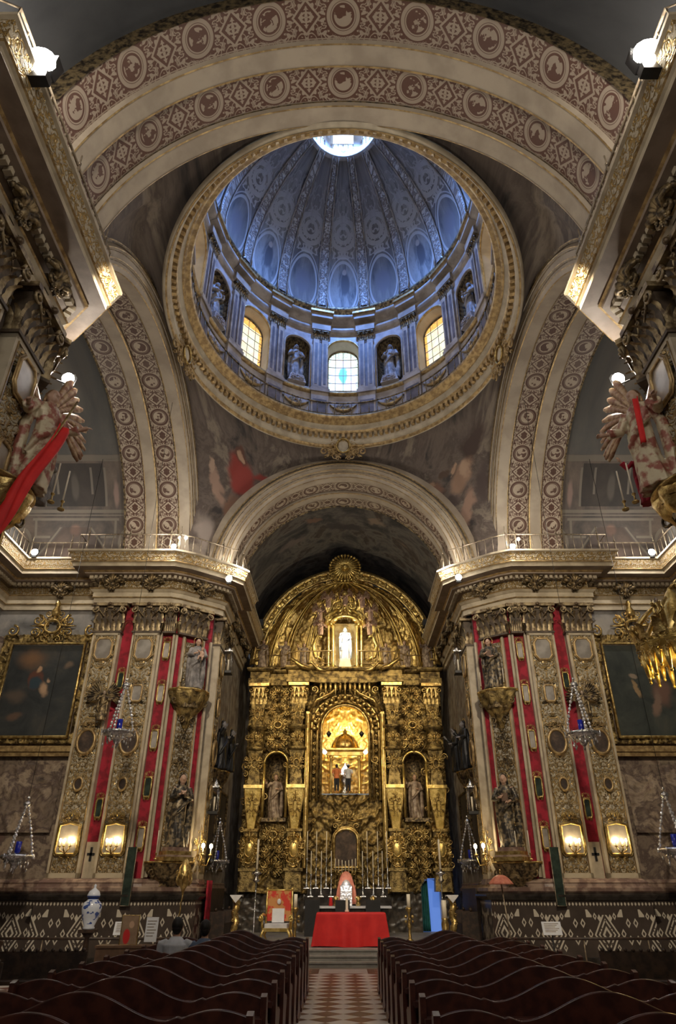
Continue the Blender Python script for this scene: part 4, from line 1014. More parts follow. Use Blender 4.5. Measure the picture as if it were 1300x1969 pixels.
def corbel(name, label, w, h, loc, rz=0., mat_='gold', scrolls=True):
    """carved bracket, top at z=0, hanging down h; opens towards -y"""
    t = thing(name, label, 'corbel', loc, rz)
    b = MB(); pr = [(.02, -h), (.06, -h*.97), (.10, -h*.86), (.15, -h*.72), (.30, -h*.52), (.42, -h*.34), (.475, -h*.18), (.5, -h*.1), (.5, -h*.05)]
    n = 28; vs = []
    for r, z in pr:
        for i in range(n+1):
            a = pi+pi*i/n; m = 1+(.07*cos(9*(a-pi)) if r > .08 else 0); vs.append((w*r*m*cos(a), w*r*m*.78*sin(a), z))
    fs = [(j*(n+1)+i, j*(n+1)+i+1, (j+1)*(n+1)+i+1, (j+1)*(n+1)+i) for j in range(len(pr)-1) for i in range(n)]
    b.add(vs, fs, True); b.out('bowl', mat_, t)
    b = MB(); b.lathe([(w*.0, -h*.07), (w*.50, -h*.07), (w*.53, -h*.04), (w*.53, -.01), (w*.5, 0), (0, 0)], 0, 0, 20, pi, 2*pi, 1, .8); b.box(-w*.53, w*.53, -.02, .02, -h*.07, 0); b.out('shelf', 'gold', t)
    if scrolls:
        b = MB()
        for a in (-1.2, -.6, 0, .6, 1.2):
            st = len(b.v); leaf(b, (0, 0, 0), w*.28, h*.34, .3)
            for i in range(st, len(b.v)):
                x, y, z = b.v[i]; y = y-w*.34*.8; zz = -h*.48+z
                b.v[i] = (x*cos(a)-y*sin(a)*1.0*-1*-1, x*sin(a)+y*cos(a), zz) if False else (x*cos(a)+y*-sin(a)*1, x*sin(a)+y*cos(a), zz)
        for s in (-1, 1): scroll(b, s*w*.4, -h*.3, w*.12, 1.3, pi/2, s, -w*.12, .03); scroll(b, s*w*.16, -h*.75, w*.09, 1.3, -pi/2, -s, -w*.1, .025)
        b.sph((0, -.02, -h*1.0), .05, 8); b.out('carved_leaves', 'bronze', t)
    return t
def candle_pair(parent_label, x, y, z, s=1, h=.45):
    t = thing('candlestick', parent_label, 'candlestick', (x, y, z))
    b = MB(); b.lathe([(.05, 0), (.055, .02), (.015, .05), (.012, .12), (.03, .14), (.03, .16)], 0, 0, 10); b.out('holder', 'gold', t)
    c = MB(); c.lathe([(.014, .15), (.012, .15+h), (0, .16+h)], 0, 0, 8); c.out('candle', 'wax', t)
    return t
def book(t, k): b = MB(); b.box(-.05*k, .11*k, -.30*k, -.26*k, 1.05*k, 1.24*k); b.out('book', 'plank', t)
def child(t, k):
    b = MB(); head(b, (.12*k, -.26*k, 1.30*k), k*.6); b.sph((.12*k, -.24*k, 1.13*k), .085*k, 10, (1, .9, 1.4))
    b.tube([(.08*k, -.26*k, 1.06*k), (.0, -.34*k, 1.02*k), (-.02*k, -.34*k, .9*k)], [.045*k, .035*k, .02*k], 6); b.tube([(.16*k, -.26*k, 1.06*k), (.12*k, -.35*k, .98*k), (.12*k, -.35*k, .88*k)], [.045*k, .035*k, .02*k], 6)
    b.tube([(.05*k, -.26*k, 1.2*k), (-.05*k, -.3*k, 1.25*k)], [.03*k, .02*k], 6)
    remesh(b.out('child_figure', 'flesh_carved', t), .012*k)
M['dark_canvas'] = fresco('dark_canvas', [(.35, (.018, .014, .012)), (.55, (.05, .038, .03)), (.7, (.10, .07, .05))], 1.3, axes='yz')
for s in (1, -1):
    n = SIDE[s]; A = s*R(36.9)
    def at(off, side=0.): return (-s*4.85+s*off*sin(R(36.9))+side*cos(R(36.9)), 20.62-off*cos(R(36.9))+s*side*sin(R(36.9)))
    x, y = at(.1); corbel('carved_corbel', 'large gilded shell-shaped corbel carrying the upper saint on the %s pier' % n, 1.25, 1.15, (x, y, 6.95), A, 'gold_dark' if s > 0 else 'gold_dark')
    x, y = at(.42); saint('saint_statue', 'painted wooden saint holding %s on the upper corbel of the %s pier' % ('a child' if s > 0 else 'a book', n), 'statue', 1.55, 'robe_grey' if s > 0 else 'robe_dark', 'hold', None, seed=1.3*s, loc=(x, y, 6.97), rz=A*.6, held=child if s > 0 else book)
    for q in (-.42, .35): xx, yy = at(.35, q); candle_pair('slim white candle %s of the upper saint on the %s pier' % ('left' if q < 0 else 'right', n), xx, yy, 6.96)
    x, y = at(.1); corbel('carved_console', 'dark gilt carved console under the lower saint on the %s pier' % n, 1.35, .85, (x, y, 2.28), A, 'bronze')
    x, y = at(.42)
    t = thing('statue_pedestal', 'low gilt and rose marble pedestal under the lower saint of the %s pier' % n, 'pedestal', (x, y, 2.28), A)
    b = MB(); b.box(-.42, .42, -.3, .3, 0, .10); b.box(-.36, .36, -.26, .26, .14, .24); b.out('plinth', 'gold', t)
    b = MB(); b.box(-.38, .38, -.27, .27, .10, .15); b.box(-.3, .3, -.22, .22, .24, .34); b.out('marble_block', 'marble_rose', t)
    saint('saint_statue', 'gilt-robed friar saint with hands joined on the lower pedestal of the %s pier' % n, 'statue', 1.85, 'robe_dark', 'pray' if s > 0 else 'hold', None, seed=2.+s, loc=(x, y, 2.62), rz=A*.6, held=None if s > 0 else book)
    for q in (-.62, .25, .62):
        xx, yy = at(.62, q); candle_pair('slim white candle %s the lower saint on the %s pier' % ({-.62: 'left of', .25: 'in front of', .62: 'right of'}[q], n), xx, yy, 2.3, h=.55)
    # near pier: angel with banner on gilt corbel
    ax, ay = -s*4.75, 8.1
    t = corbel('gilded_corbel', 'richly gilded corbel under the %s, near %s pier' % ('angel with the banner' if s > 0 else 'angel and child group', n), 1.3, 1.0, (-s*4.98, 7.9, 6.55), s*R(75), 'gold')
    def banner(tt, k, s=s):
        if s < 0: return banner_right(tt, k)
        b = MB(); b.tube([(-.55*k*1, -.2*k, -.9*k), (.0, -.32*k, .8*k), (.18*k, -.36*k, 1.5*k)], .018*k, 6); b.out('staff', 'gold', tt)
        c = MB(); c.grid(lambda u, v: ((-.62+.62*v+.20*u)*k+.03*sin(v*9), (-.24-.1*v)*k+.04*sin(u*8+v*6), (-1.15+2.15*v)*k-.04*u*k), 6, 20); m = c.out('red_ribbon', 'red_cloth', tt)
        m.modifiers.new('thickness', 'SOLIDIFY').thickness = .012
    saint('angel_statue', ('winged angel statue with floral robe and long red banner on the near left corbel' if s > 0 else 'winged angel statue with floral robe and red sash on the near right corbel'), 'statue', 1.75, 'angel_robe', 'open', None, wings=True, halo=False, seed=.5*s, loc=(-s*4.5, 8.0, 6.57), rz=s*R(60), held=banner, hairm='robe_brown')
    saint('cherub_statue', 'small %s beside the angel on the near %s corbel' % ('grey cherub' if s > 0 else 'kneeling child figure in plum tunic', n), 'statue', .95, 'robe_grey' if s > 0 else 'red', 'raise', None, halo=False, seed=.9, loc=(-s*4.55, 8.4, 6.57), rz=s*R(50))
    for q, lb in ((0, 'inner'), (.22, 'outer')):
        candle_pair('tall white candle on the %s side of the near %s corbel' % (lb, n), -s*(4.35-q*.3), 8.45+q, 6.6, h=.55)
    t = thing('red_hanging', 'crimson velvet hanging below the corbel on the near %s pier' % n, 'hanging', (-s*4.97, 7.95, 0), s*R(75))
    b = MB(); b.box(-.34, .34, -.03, 0, 2.0, 6.3); b.out('cloth', 'red', t); b = MB(); b.box(-.38, -.34, -.05, 0, 2, 6.4); b.box(.34, .38, -.05, 0, 2, 6.4); b.out('gilt_border', 'gold', t)
    # drum niche statues come below; dark statues and lanterns on the chancel walls
    for (yy, z0, h, lb) in ((22.7, 5.0, 1.5, 'upper'), (24.6, 5.2, 1.4, 'deeper')):
        corbel('dark_corbel', 'dark carved corbel under the %s black-robed figure on the %s chancel wall' % (lb, n), .8, .7, (-s*4.3, yy, z0), s*R(90), 'bronze')
        saint('dark_statue', 'black-robed figure on the %s corbel of the %s chancel wall' % (lb, n), 'statue', h, 'black', 'raise', None, flesh='robe_grey', seed=yy, loc=(-s*4.0, yy, z0), rz=s*R(80))
    for (ya, yb, za, zb, lb) in ((22.9, 24.2, 2.2, 4.4, 'nearer'), (24.6, 26.3, 2.2, 4.6, 'farther')):
        t = thing('wall_painting', 'tall dark painting, %s of two on the %s chancel wall' % (lb, n), 'painting', (-s*4.34, 0, 0))
        b = MB(); b.box(-.02, .05, ya, yb, za, zb); b.xf(Matrix.Scale(s, 4, (1, 0, 0))) if s < 0 else 0; b.out('canvas', 'dark_canvas', t)
        b = MB(); c = [(s*.06, ya, za), (s*.06, yb, za), (s*.06, yb, zb), (s*.06, ya, zb), (s*.06, ya, za), (s*.06, yb, za)]; b.tube(c, .06, 6, cap=False); b.out('frame', 'bronze', t)
    # black gallery grilles on the chancel wall
    for yy, z in ((22.3, 8.0), (22.0, 3.6)):
        t = thing('wall_lantern', 'silver and black wall lantern, %s on the %s chancel corner' % ('upper' if z > 5 else 'lower', n), 'lantern', (-s*4.0, yy, z), s*R(90))
        b = MB(); b.box(-.18, .18, -.2, .1, 0, .08); b.tube([(0, .1, .04), (0, .25, .3)], .02, 6); b.out('bracket', 'black', t)
        b = MB()
        for e in (-.12, .12):
            for q in (-.15, .05): b.tube([(e, q, .08), (e, q, .75)], .014, 5)
        b.box(-.16, .16, -.19, .09, .75, .79); b.lathe([(.16, .79), (.05, .92), (.02, 1.0)], 0, -.05, 10); b.out('cage', 'silver', t)
        b = MB(); b.lathe([(.03, .08), (.03, .5)], 0, -.05, 10); b.out('candle', 'wax', t)
# statues in the drum niches
dp = None
for k in range(1, 16, 2):
    a = 2*pi*k/16; loc = ((RD+.16)*sin(a), DC+(RD*SY+.16)*cos(a), 18.55)
    nm_ = {1: 'right of the pale central window', 3: 'at far right between windows', 5: 'on the right side', 7: 'above the nave on the right', 9: 'above the nave on the left', 11: 'on the left side', 13: 'at far left between windows', 15: 'left of the pale central window'}[k]
    lb = 'grey apostle statue in the drum niche '+nm_
    if dp is None: dp = saint('apostle_statue', lb, 'statue', 1.7, 'robe_grey', 'hold', 'apostles in the drum niches', flesh='robe_grey', halo=False, hairm='robe_grey', seed=3); dp.location = loc; dp.rotation_euler = (0, 0, -a)
    else: dup(dp, loc, -a, lb)
    b = MB(); b.taper(0, 0, 18.08, 18.45, .7, .5, .5, .42); cartouche_b = b; st = len(b.v); cartouche(b, .6, .3, 0, 1)
    for i in range(st, len(b.v)): b.v[i] = (b.v[i][0], b.v[i][1]-.27, b.v[i][2]+18.24)
    o = b.out('niche_plinth', 'grey_marble', None, label='scrolled stone plinth under the apostle '+nm_, cat='plinth', group='plinths in the drum niches'); o.location = (loc[0]*.985, DC+(loc[1]-DC)*.985, .12); o.rotation_euler = (0, 0, -a)
# cartouches on the ring of the crossing
cp = None
for a, lb, sc in ((0, 'gilt scroll cartouche with a pale oval at the top of the chancel arch', 1), (R(-80), 'gilt scroll cartouche on the left of the dome ring', 1), (R(80), 'gilt scroll cartouche on the right of the dome ring', 1)):
    r = 5.06; loc = (r*sin(a), DC+r*SY*cos(a), 15.8)
    if cp is None:
        cp = thing('ring_cartouche', lb, 'ornament', loc, -a, 'cartouches round the dome ring')
        b = MB(); cartouche(b, 1.9, 1.15, -.12, 3); cartouche(b, 1.3, 1.4, -.16, 2, False); b.out('scrollwork', 'gilt_edge', cp)
        b = MB(); b.sph((0, -.18, 0), .22, 16, (.9, .25, 1.15)); b.out('oval_boss', 'stone', cp)
        b = MB(); b.tube([(.25*cos(q), -.24, .30*sin(q)) for q in [2*pi*i/20 for i in range(21)]], .035, 6, cap=False); b.out('oval_frame', 'gold', cp)
    else: dup(cp, loc, -a, lb)
# ================================================================ THE HIGH ALTARPIECE
AX = .08; AY = 27.75
M['dark_canvas2'] = M['portrait']; M['dado_plain'] = simple('dark_inlaid_socle', (.10, .08, .06), (.03, .025, .02), .3, 0, 5); M['shrine_lit'] = simple('bright_gilded_shrine_back', (.95, .80, .42), (.8, .55, .2), .4, .5, 6, .5, .02, 20); M['soft_glow'] = glow('glowing_alabaster', (1, .95, .85), 2.2)
ret = thing('altarpiece', 'tall carved and gilded baroque altarpiece filling the end of the presbytery', 'altarpiece', (AX, AY, .3))
# body of carved relief with openings
def cam_hole(x, z): return (abs(x) < .92 and 4.55 < z < 7.0) or (math.hypot(x, z-6.95) < .92 and z >= 6.9)
def door_hole(x, z): return abs(x-3.12) < .36 and z < 1.35 or math.hypot(x-3.12, z-1.3) < .36
def niche_hole(x, z): return (abs(abs(x)-2.72) < .44 and 3.7 < z < 5.6) or math.hypot(abs(x)-2.72, z-5.6) < .44
b = MB(); relief(b, -3.95, 3.95, 1.2, 9.6, 0, .26, .04, 2.3, 1.1, lambda x, z: cam_hole(x, z) or niche_hole(x, z) or door_hole(x, z)); b.out('carved_body', 'gold_dark', ret)
b = MB(); relief(b, -3.95, 3.95, 0, 1.25, 0, .05, .05, 3, 4, door_hole); b.out('marble_socle', 'dado_plain', ret)
b = MB()
for x in (-2.72, 2.72):
    n_ = 10
    vs = []; o_ = [(-.44, 3.65)]+[(-.44*cos(pi*i/n_), 5.6+.44*sin(pi*i/n_)) for i in range(n_+1)]+[(.44, 3.65)]
    for j in range(7):
        t = pi/2*j/6; vs += [(x+px_*cos(t), .5*sin(t)-.02, z if z <= 5.6 else 5.6+(z-5.6)*cos(t)) for px_, z in o_]
    L = len(o_); b.add(vs, [(j*L+q, j*L+q+1, (j+1)*L+q+1, (j+1)*L+q) for j in range(6) for q in range(L-1)], True)
    b.box(x-.46, x+.46, -.3, .5, 3.55, 3.68); b.out('niche', 'bronze', ret); b = MB()
def estipite(x, s_=1., y=-.35):
    t = MB(); c = (x, y)
    t.taper(x, y, 1.25, 1.9, .62, .5, .56, .46); t.taper(x, y, 1.9, 2.0, .7, .56, .7, .56)
    o = t.out('column_pedestal', 'gold_dark', ret)
    g = MB(); g.taper(x, y, 3.2, 3.3, .56, .5, .62, .52); g.out('pedestal_cap', 'gold', o)
    g = MB(); relief(g, x-.40, x+.40, 2.0, 3.2, y-.20, .14, .03, 4, x, lambda a, z: (a-x)**2/.155+(z-2.6)**2/.36 > 1 or (a-x)**2/.06+(z-2.6)**2/.16 < 1, cx=x)
    st = len(g.v); cartouche(g, .95, 1.25, 0, 2, True)
    for i in range(st, len(g.v)): g.v[i] = (g.v[i][0]+x, g.v[i][1]+y-.34, g.v[i][2]+2.6)
    g.out('shield', 'gold', o)
    g = MB(); g.sph((x, y-.2, 2.6), 1, 18, (.27, .2, .44)); g.out('shield_boss', 'gold_bright', o)
    g = MB(); g.box(x-.26, x+.26, y-.18, y+.2, 2.0, 3.2); g.out('shield_back', 'gold_dark', o)
    t = MB()
    t.taper(x, y, 3.3, 4.7, .26, .24, .62, .5); t.box(x-.36, x+.36, y-.32, y+.3, 4.7, 4.82)
    o = t.out('inverted_obelisk', 'gold_bright', ret)
    g = MB()
    st = len(g.v); cartouche(g, .5, 1.0, 0, 2, True)
    for i in range(st, len(g.v)): g.v[i] = (g.v[i][0]+x, g.v[i][1]+y-.2-.08*(g.v[i][2]+.5), g.v[i][2]+4.1)
    for e in (-1, 1): g.tube([(x+e*.15, y-.15, 3.3), (x+e*.33, y-.26, 4.7)], .025, 5)
    g.out('ornament', 'gold', o)
    t = MB(); t.taper(x, y, 4.82, 5.5, .5, .42, .34, .3); t.taper(x, y, 5.5, 6.1, .34, .3, .6, .5); t.lathe([(.40, 6.1), (.42, 6.2), (.3, 6.25), (.3, 6.9), (.42, 6.95), (.42, 7.05)], x, y, 12); t.taper(x, y, 7.05, 7.9, .36, .32, .56, .46)
    o = t.out('shaft_block', 'gold_dark', ret)
    for zz, w_, h_ in ((5.6, .7, .8), (6.55, .62, .55), (7.45, .6, .8)):
        g = MB(); cartouche(g, w_, h_, 0, 2); g.xf(Matrix.Translation((x, y-.27, zz))); g.out('ornament', 'gold', o)
    g = MB(); head(g, (x, y-.34, 6.6), .9); g.out('cherub_head', 'gold', o)
    t = MB(); t.taper(x, y, 7.9, 8.6, .42, .36, .62, .5); t.box(x-.42, x+.42, y-.42, y+.3, 8.6, 8.72)
    for a in (-.24, -.08, .08, .24): leaf(t, (x+a, y-.2, 7.9), .18, .4, .4); leaf(t, (x+a*1.1, y-.2, 8.05), .16, .55, .4)
    for e in (-1, 1): scroll(t, x+e*.32, 8.45, .12, 1.3, pi/2, e, y-.3, .03)
    t.out('capital', 'gold', ret)
for x in (-3.55, -1.9, 1.9, 3.55): estipite(x, 1, -.35 if abs(x) < 3 else -.2)
# entablature: broken, stepping forward over the columns
b = MB()
pth = [(-3.95, 0), (-3.95, -.45), (-3.15, -.45), (-3.15, -.15), (-2.35, -.15), (-2.35, -.75), (-1.5, -.75), (-1.1, -.55), (1.1, -.55), (1.5, -.75), (2.35, -.75), (2.35, -.15), (3.15, -.15), (3.15, -.45), (3.95, -.45), (3.95, 0)]
sweep(b, pth, [(0, 8.72), (.06, 8.74), (.06, 8.95), (.0, 8.98), (0, 9.22), (.10, 9.26), (.14, 9.32), (.14, 9.38), (-.6, 9.37)])
b.out('entablature', 'gold_dark', ret)
b = MB()
for x in (-1.9, 1.9):
    e = 1 if x > 0 else -1
    b.tube([(x-e*.5, -.95, 9.2), (x-e*.1, -1.0, 9.32), (x+e*.3, -.98, 9.62), (x+e*.5, -.95, 9.55)], [.08, .10, .07, .03], 8)
    b.tube([(x-e*1.1, -.8, 9.15), (x-e*.8, -.85, 9.2), (x-e*.5, -.95, 9.5), (x-e*.3, -.95, 9.45)], [.04, .07, .06, .03], 8)
for i in range(11):
    x = -1.0+.2*i; b.lathe([(.0, 8.3-.1*(i % 2)), (.05, 8.45), (.07, 8.6), (.04, 8.72)], x, -.6, 8)
for s in (-1, 1):
    scroll(b, s*.9, 8.25, .22, 1.4, pi/2, s, -.5, .05); scroll(b, s*1.25, 8.45, .16, 1.4, -pi/2, -s, -.6, .04)
    b.tube([(s*1.45, -.45, 7.6), (s*1.15, -.5, 8.05), (s*.6, -.55, 8.3), (s*.2, -.5, 8.7)], [.06, .08, .07, .05], 8)
b.out('broken_pediment', 'gold', ret)
# carved arch surround of the shrine opening
b = MB()
for r, th in ((.96, .05), (1.12, .06), (1.36, .07)):
    b.tube([(-r, -.22, 4.3)]+[(-r*cos(pi*i/24), -.24, 6.95+r*sin(pi*i/24)) for i in range(25)]+[(r, -.22, 4.3)], th, 7)
for i in range(15):
    a = pi*i/14; st = len(b.v); b.tube([(0, -.30, 1.12), (0, -.36, 1.24), (0, -.28, 1.4)], [.07, .09, .03], 6); scroll(b, .09, 1.24, .06, 1.2, 0, 1, -.34, .018, n=8)
    for q in range(st, len(b.v)):
        x, y, z = b.v[q]; b.v[q] = (x*cos(a-pi/2)-z*sin(a-pi/2), y, 6.95+x*sin(a-pi/2)+z*cos(a-pi/2))
for s in (-1, 1):
    for k in range(9): scroll(b, s*1.24, 4.5+k*.27, .08, 1.3, pi/2*(k % 2*2-1), s*(k % 2*2-1), -.3, .022, n=9)
    b.box(s*1.5-.08, s*1.5+.08, -.45, 0, 2.0, 7.6)
b.out('arch_surround', 'gold', ret)
for s in (-1, 1):
    b = MB()
    for e in (-.06, .06): b.tube([(s*1.5+e, -.5, 2.0), (s*1.5+e, -.5, 7.5)], .035, 7)
    b.out('tall_gilt_strip', 'gold_bright', ret)
# scattered carving: cherub heads, scroll clusters, brackets between columns
b = MB(); rnd = random.Random(3)
for s in (-1, 1):
    for xx in (2.72,):
        for zz in (2.0, 2.5, 3.1, 6.5, 7.1, 7.7, 8.3):
            b = MB(); cartouche(b, .95, .62, 0, 2, zz in (3.1, 7.1)); b.xf(Matrix.Translation((s*xx, -.28, zz))); b.out('carved_ornament', 'gold', ret)
        for zz in (6.25, 2.9): b = MB(); head(b, (s*xx, -.35, zz), 1.0); b.out('cherub_head', 'gold', ret)
    for k in range(14):
        xx = rnd.choice((1.18, 2.35, 3.1, 3.9)); zz = rnd.uniform(1.5, 8.4)
        b = MB(); scroll(b, s*xx, zz, rnd.uniform(.09, .17), 1.4, rnd.uniform(0, 6), s, -.3, .03, n=12); b.out('carved_scroll', 'gold', ret)
for s in (-1, 1):
    b = MB()
    for e in (-.45, .45): b.tube([(s*2.72+e, -.3, 3.7), (s*2.72+e, -.34, 4.6), (s*2.72+e, -.3, 5.6)], [.05, .07, .05], 8)
    b.tube([(s*2.72-.47*cos(pi*i/14), -.3, 5.6+.47*sin(pi*i/14)) for i in range(15)], .05, 7)
    b.out('niche_frame', 'gold_bright', ret)
# half dome above, with ribs and a carved front arch
def shell(u, v, d=0.):
    a = pi*u; t = v*pi/2     # t 0 front arch .. pi/2 crown at the back
    r = 3.62-d; return (r*cos(a)*(cos(t) if 1 else 1), -.1+1.9*sin(t)*(1-.0), 9.9+.0+r*.985*sin(a)*cos(t) if 0 else 9.9+r*.98*sin(a)*(1-.0)*cos(t)**.55)
def shell(u, v, d=0.):
    """u across (0..1), v up (0..1): concave vault leaning forward to the front arch"""
    a = pi*(1-u); el = v*pi/2; r = 3.6-d
    return (r*cos(a)*cos(el), -.15+(2.0-d*.6)*sin(a)*cos(el), 9.6+(4.0-d)*sin(el))
nu, nv = 150, 60
b = MB()
def sp(u, v):
    x, y, z = shell(u, v); c = carve(u*9*1.0, v*3.2, 2.6, 7, False)*.16; q = shell(u, v, c); return q
b.grid(sp, nu, nv); b.out('shell_vault', 'gold', ret)
b = MB()
for k in range(1, 9):
    u = k/9
    for e in (-.012, .012): b.tube([shell(u+e*(1-j/14*.5), j/14, .12) for j in range(15)], .035, 6)
b.out('shell_rib', 'gold_bright', ret)
b = MB(); ft = []
for r0, y_, th in ((3.9, -.3, .09), (3.62, -.28, .05), (4.02, -.15, .06)):
    b.tube([(r0*cos(pi*i/48), y_, 9.6+4.05*(r0/3.62)*.985*sin(pi*i/48)*1.0) for i in range(49)], th, 8)
b.out('front_arch', 'gold', ret)
b = MB(); b.grid(lambda u, v: ((3.62+.26*v-.05*sin(v*pi))*cos(pi*u), -.2-.08*carve(u*12, v, 4, 3, False), 9.6+4.05*((3.62+.26*v)/3.62)*.985*sin(pi*u)), 260, 6); b.out('arch_band', 'gold_bright', ret)
for i in range(31):
    b = MB(); a = pi*(i+.5)/31; b.tube([(3.76*cos(a)*.965, -.32, 9.6+3.76*1.102*sin(a)*.965), (3.98*cos(a), -.34, 9.6+3.98*1.102*sin(a))], [.05, .035], 6)
    b.out('arch_baluster', 'gold', ret)
b = MB()
for i in range(28):
    a = 2*pi*i/28; b.tube([(0, -.5, 14.0), (.35*cos(a), -.55, 14.0+.33*sin(a)), (.66*cos(a), -.48, 14.0+.6*sin(a))], [.04, .06, .035], 6); b.sph((.68*cos(a), -.48, 14.0+.62*sin(a)), .075, 6)
for s in (-1, 1): scroll(b, s*.62, 13.6, .18, 1.4, pi/2, s, -.5, .04); scroll(b, s*.45, 13.35, .14, 1.4, 0, -s, -.5, .035)
b.sph((0, -.58, 14.0), .13, 10); cartouche_y = b; b.out('sunburst_crest', 'gold_bright', ret)
# upper shrine with scrolls and little angels
b = MB()
for s in (-1, 1):
    for x in (.52, .72): b.lathe([(.09, 9.4), (.09, 9.55), (.06, 9.6), (.055, 11.2), (.09, 11.3), (.1, 11.38)], s*x, -.2, 10)
    b.tube([(s*.9, -.3, 9.75), (s*1.25, -.35, 9.9), (s*1.38, -.3, 10.4), (s*1.2, -.3, 10.85), (s*1.0, -.3, 10.8)], [.05, .09, .08, .06, .03], 8)
    scroll(b, s*.28, 12.15, .22, 1.6, -pi/2, -s, -.45, .05); scroll(b, s*.75, 11.65, .18, 1.4, pi/2, s, -.4, .045)
    b.tube([(s*.85, -.3, 11.35), (s*.7, -.4, 11.8), (s*.35, -.4, 12.0)], [.08, .09, .06], 8)
b.tube([(-.62*cos(pi*i/20), -.3, 11.35+.42*sin(pi*i/20)) for i in range(21)], .07, 7)
relief(b, -.85, .85, 11.3, 12.2, -.15, .15, .035, 4, 2, lambda x, z: (x/.85)**2+((z-11.3)/.9)**2 > 1 or math.hypot(x, z-11.2) < .5)
b.sph((0, -.4, 12.75), .15, 10); b.out('upper_shrine', 'gold_bright', ret)
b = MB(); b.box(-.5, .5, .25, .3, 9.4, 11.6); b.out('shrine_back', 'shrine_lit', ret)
M['bright_robe'] = simple('white_blue_robe', (.80, .82, .88), (.40, .50, .72), .5, 0, 5)
# things on the altarpiece
saint('madonna_statue', 'brightly lit white and blue madonna in the upper shrine of the altarpiece', 'statue', 1.45, 'bright_robe', 'pray', None, flesh='wax', seed=2, loc=(AX, AY-.25, 10.1), hairm='bright_robe')
b = MB(); b.taper(0, 0, 0, .4, .55, .5, .4, .36); o = b.out('white_pedestal', 'wax', None, label='glowing white pedestal under the madonna in the upper shrine', cat='pedestal'); o.location = (AX, AY-.25, 9.7)
a0 = None
for x, z, lb in ((-.75, 12.4, 'upper left'), (.75, 12.4, 'upper right'), (-1.1, 11.8, 'middle left'), (1.1, 11.8, 'middle right'), (-1.05, 11.15, 'lower left'), (1.05, 11.15, 'lower right'), (0.0, 12.5, 'top centre')):
    lb = 'small pale cherub, %s of the upper shrine' % lb
    if a0 is None: a0 = saint('cherub', lb, 'cherub', .6, 'flesh_carved', 'open', 'cherubs round the upper shrine', halo=False, wings=True, hairm='gold', loc=(AX+x, AY-.45, z))
    else: dup(a0, (AX+x, AY-.45, z), .3 if x < 0 else -.3, lb)
sn = None
for x, z, h, lb in ((-2.72, 3.98, 1.55, 'in the dark left niche of the altarpiece'), (2.72, 3.98, 1.55, 'in the dark right niche of the altarpiece'), (-2.55, 9.75, 1.15, 'standing left on the altarpiece gallery'), (2.55, 9.75, 1.15, 'standing right on the altarpiece gallery'), (-1.75, 9.75, 1.05, 'nearest left of the upper shrine'), (1.75, 9.75, 1.05, 'nearest right of the upper shrine'), (-3.5, 9.75, 1.2, 'at the far left end of the gallery'), (3.5, 9.75, 1.2, 'at the far right end of the gallery')):
    lb = 'gilded carved saint '+lb
    if sn is None: sn = saint('gilded_saint', lb, 'statue', 1.55, 'carved_wood', 'raise', 'gilded saints on the altarpiece', seed=5, hairm='gold_dark'); c = sn
    else: c = dup(sn, label=lb)
    c.location = (AX+x, AY-.02 if z < 5 else AY-.3, z); c.scale = (h/1.55,)*3
# gallery railing over the altarpiece
rt = thing('gallery_railing', 'gilt metal railing along the gallery above the altarpiece', 'railing', (AX, AY, 9.67))
pp = [(-3.3, -.35), (-2.6, -.35), (-2.15, -.85), (-.55, -.95), (.55, -.95), (2.15, -.85), (2.6, -.35), (3.3, -.35)]
for seg in ((pp[:4]), (pp[4:])):
    b = MB(); b.tube([(x, y, .6) for x, y in seg], .025, 6); b.tube([(x, y, .07) for x, y in seg], .02, 6); b.out('rail', 'gilt_edge', rt)
bb = MB(); bb.lathe([(.014, .05), (.022, .3), (.014, .6)], 0, 0, 6); bm_ = None
for seg in (pp[:4], pp[4:]):
    for a, c in zip(seg, seg[1:]):
        L = math.dist(a, c); n_ = max(1, int(L/.2))
        for i in range(n_):
            t = i/n_
            if bm_ is None: bm_ = bb.out('baluster', 'gilt_edge', rt); o = bm_
            else: o = bm_.copy(); COL.objects.link(o)
            o.location = (a[0]+(c[0]-a[0])*t, a[1]+(c[1]-a[1])*t, 0)
# ------------------------------------------------ shrine room (camarin) behind the opening
b = MB(); x0, x1, y0, y1, z0, z1 = AX-1.3, AX+1.3, AY+.3, AY+2.4, 4.9, 9.0
b.add([(x0, y0, z0), (x1, y0, z0), (x1, y1, z0), (x0, y1, z0)], [(0, 1, 2, 3)]); b.add([(x0, y1, z0), (x1, y1, z0), (x1, y1, z1), (x0, y1, z1)], [(0, 1, 2, 3)])
b.add([(x0, y0, z0), (x0, y1, z0), (x0, y1, z1), (x0, y0, z1)], [(0, 1, 2, 3)]); b.add([(x1, y0, z0), (x1, y1, z0), (x1, y1, z1), (x1, y0, z1)], [(0, 1, 2, 3)]); b.add([(x0, y0, z1), (x1, y0, z1), (x1, y1, z1), (x0, y1, z1)], [(0, 1, 2, 3)])
struct(b.out('wall_shrine_room', 'gold_bright'))
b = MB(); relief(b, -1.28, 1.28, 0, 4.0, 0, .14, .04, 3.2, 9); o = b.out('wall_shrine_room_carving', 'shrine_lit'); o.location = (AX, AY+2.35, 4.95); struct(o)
t = thing('baldachin', 'golden domed baldachin glowing inside the arched shrine opening', 'baldachin', (AX, AY+1.3, 4.9))
for sx in (-1, 1):
    for sy in (-1, 1): b = MB(); b.lathe([(.09, 0), (.09, .1), (.055, .15), (.05, 1.4), (.09, 1.5)], sx*.58, sy*.4, 10); b.out('column', 'gold_bright', t)

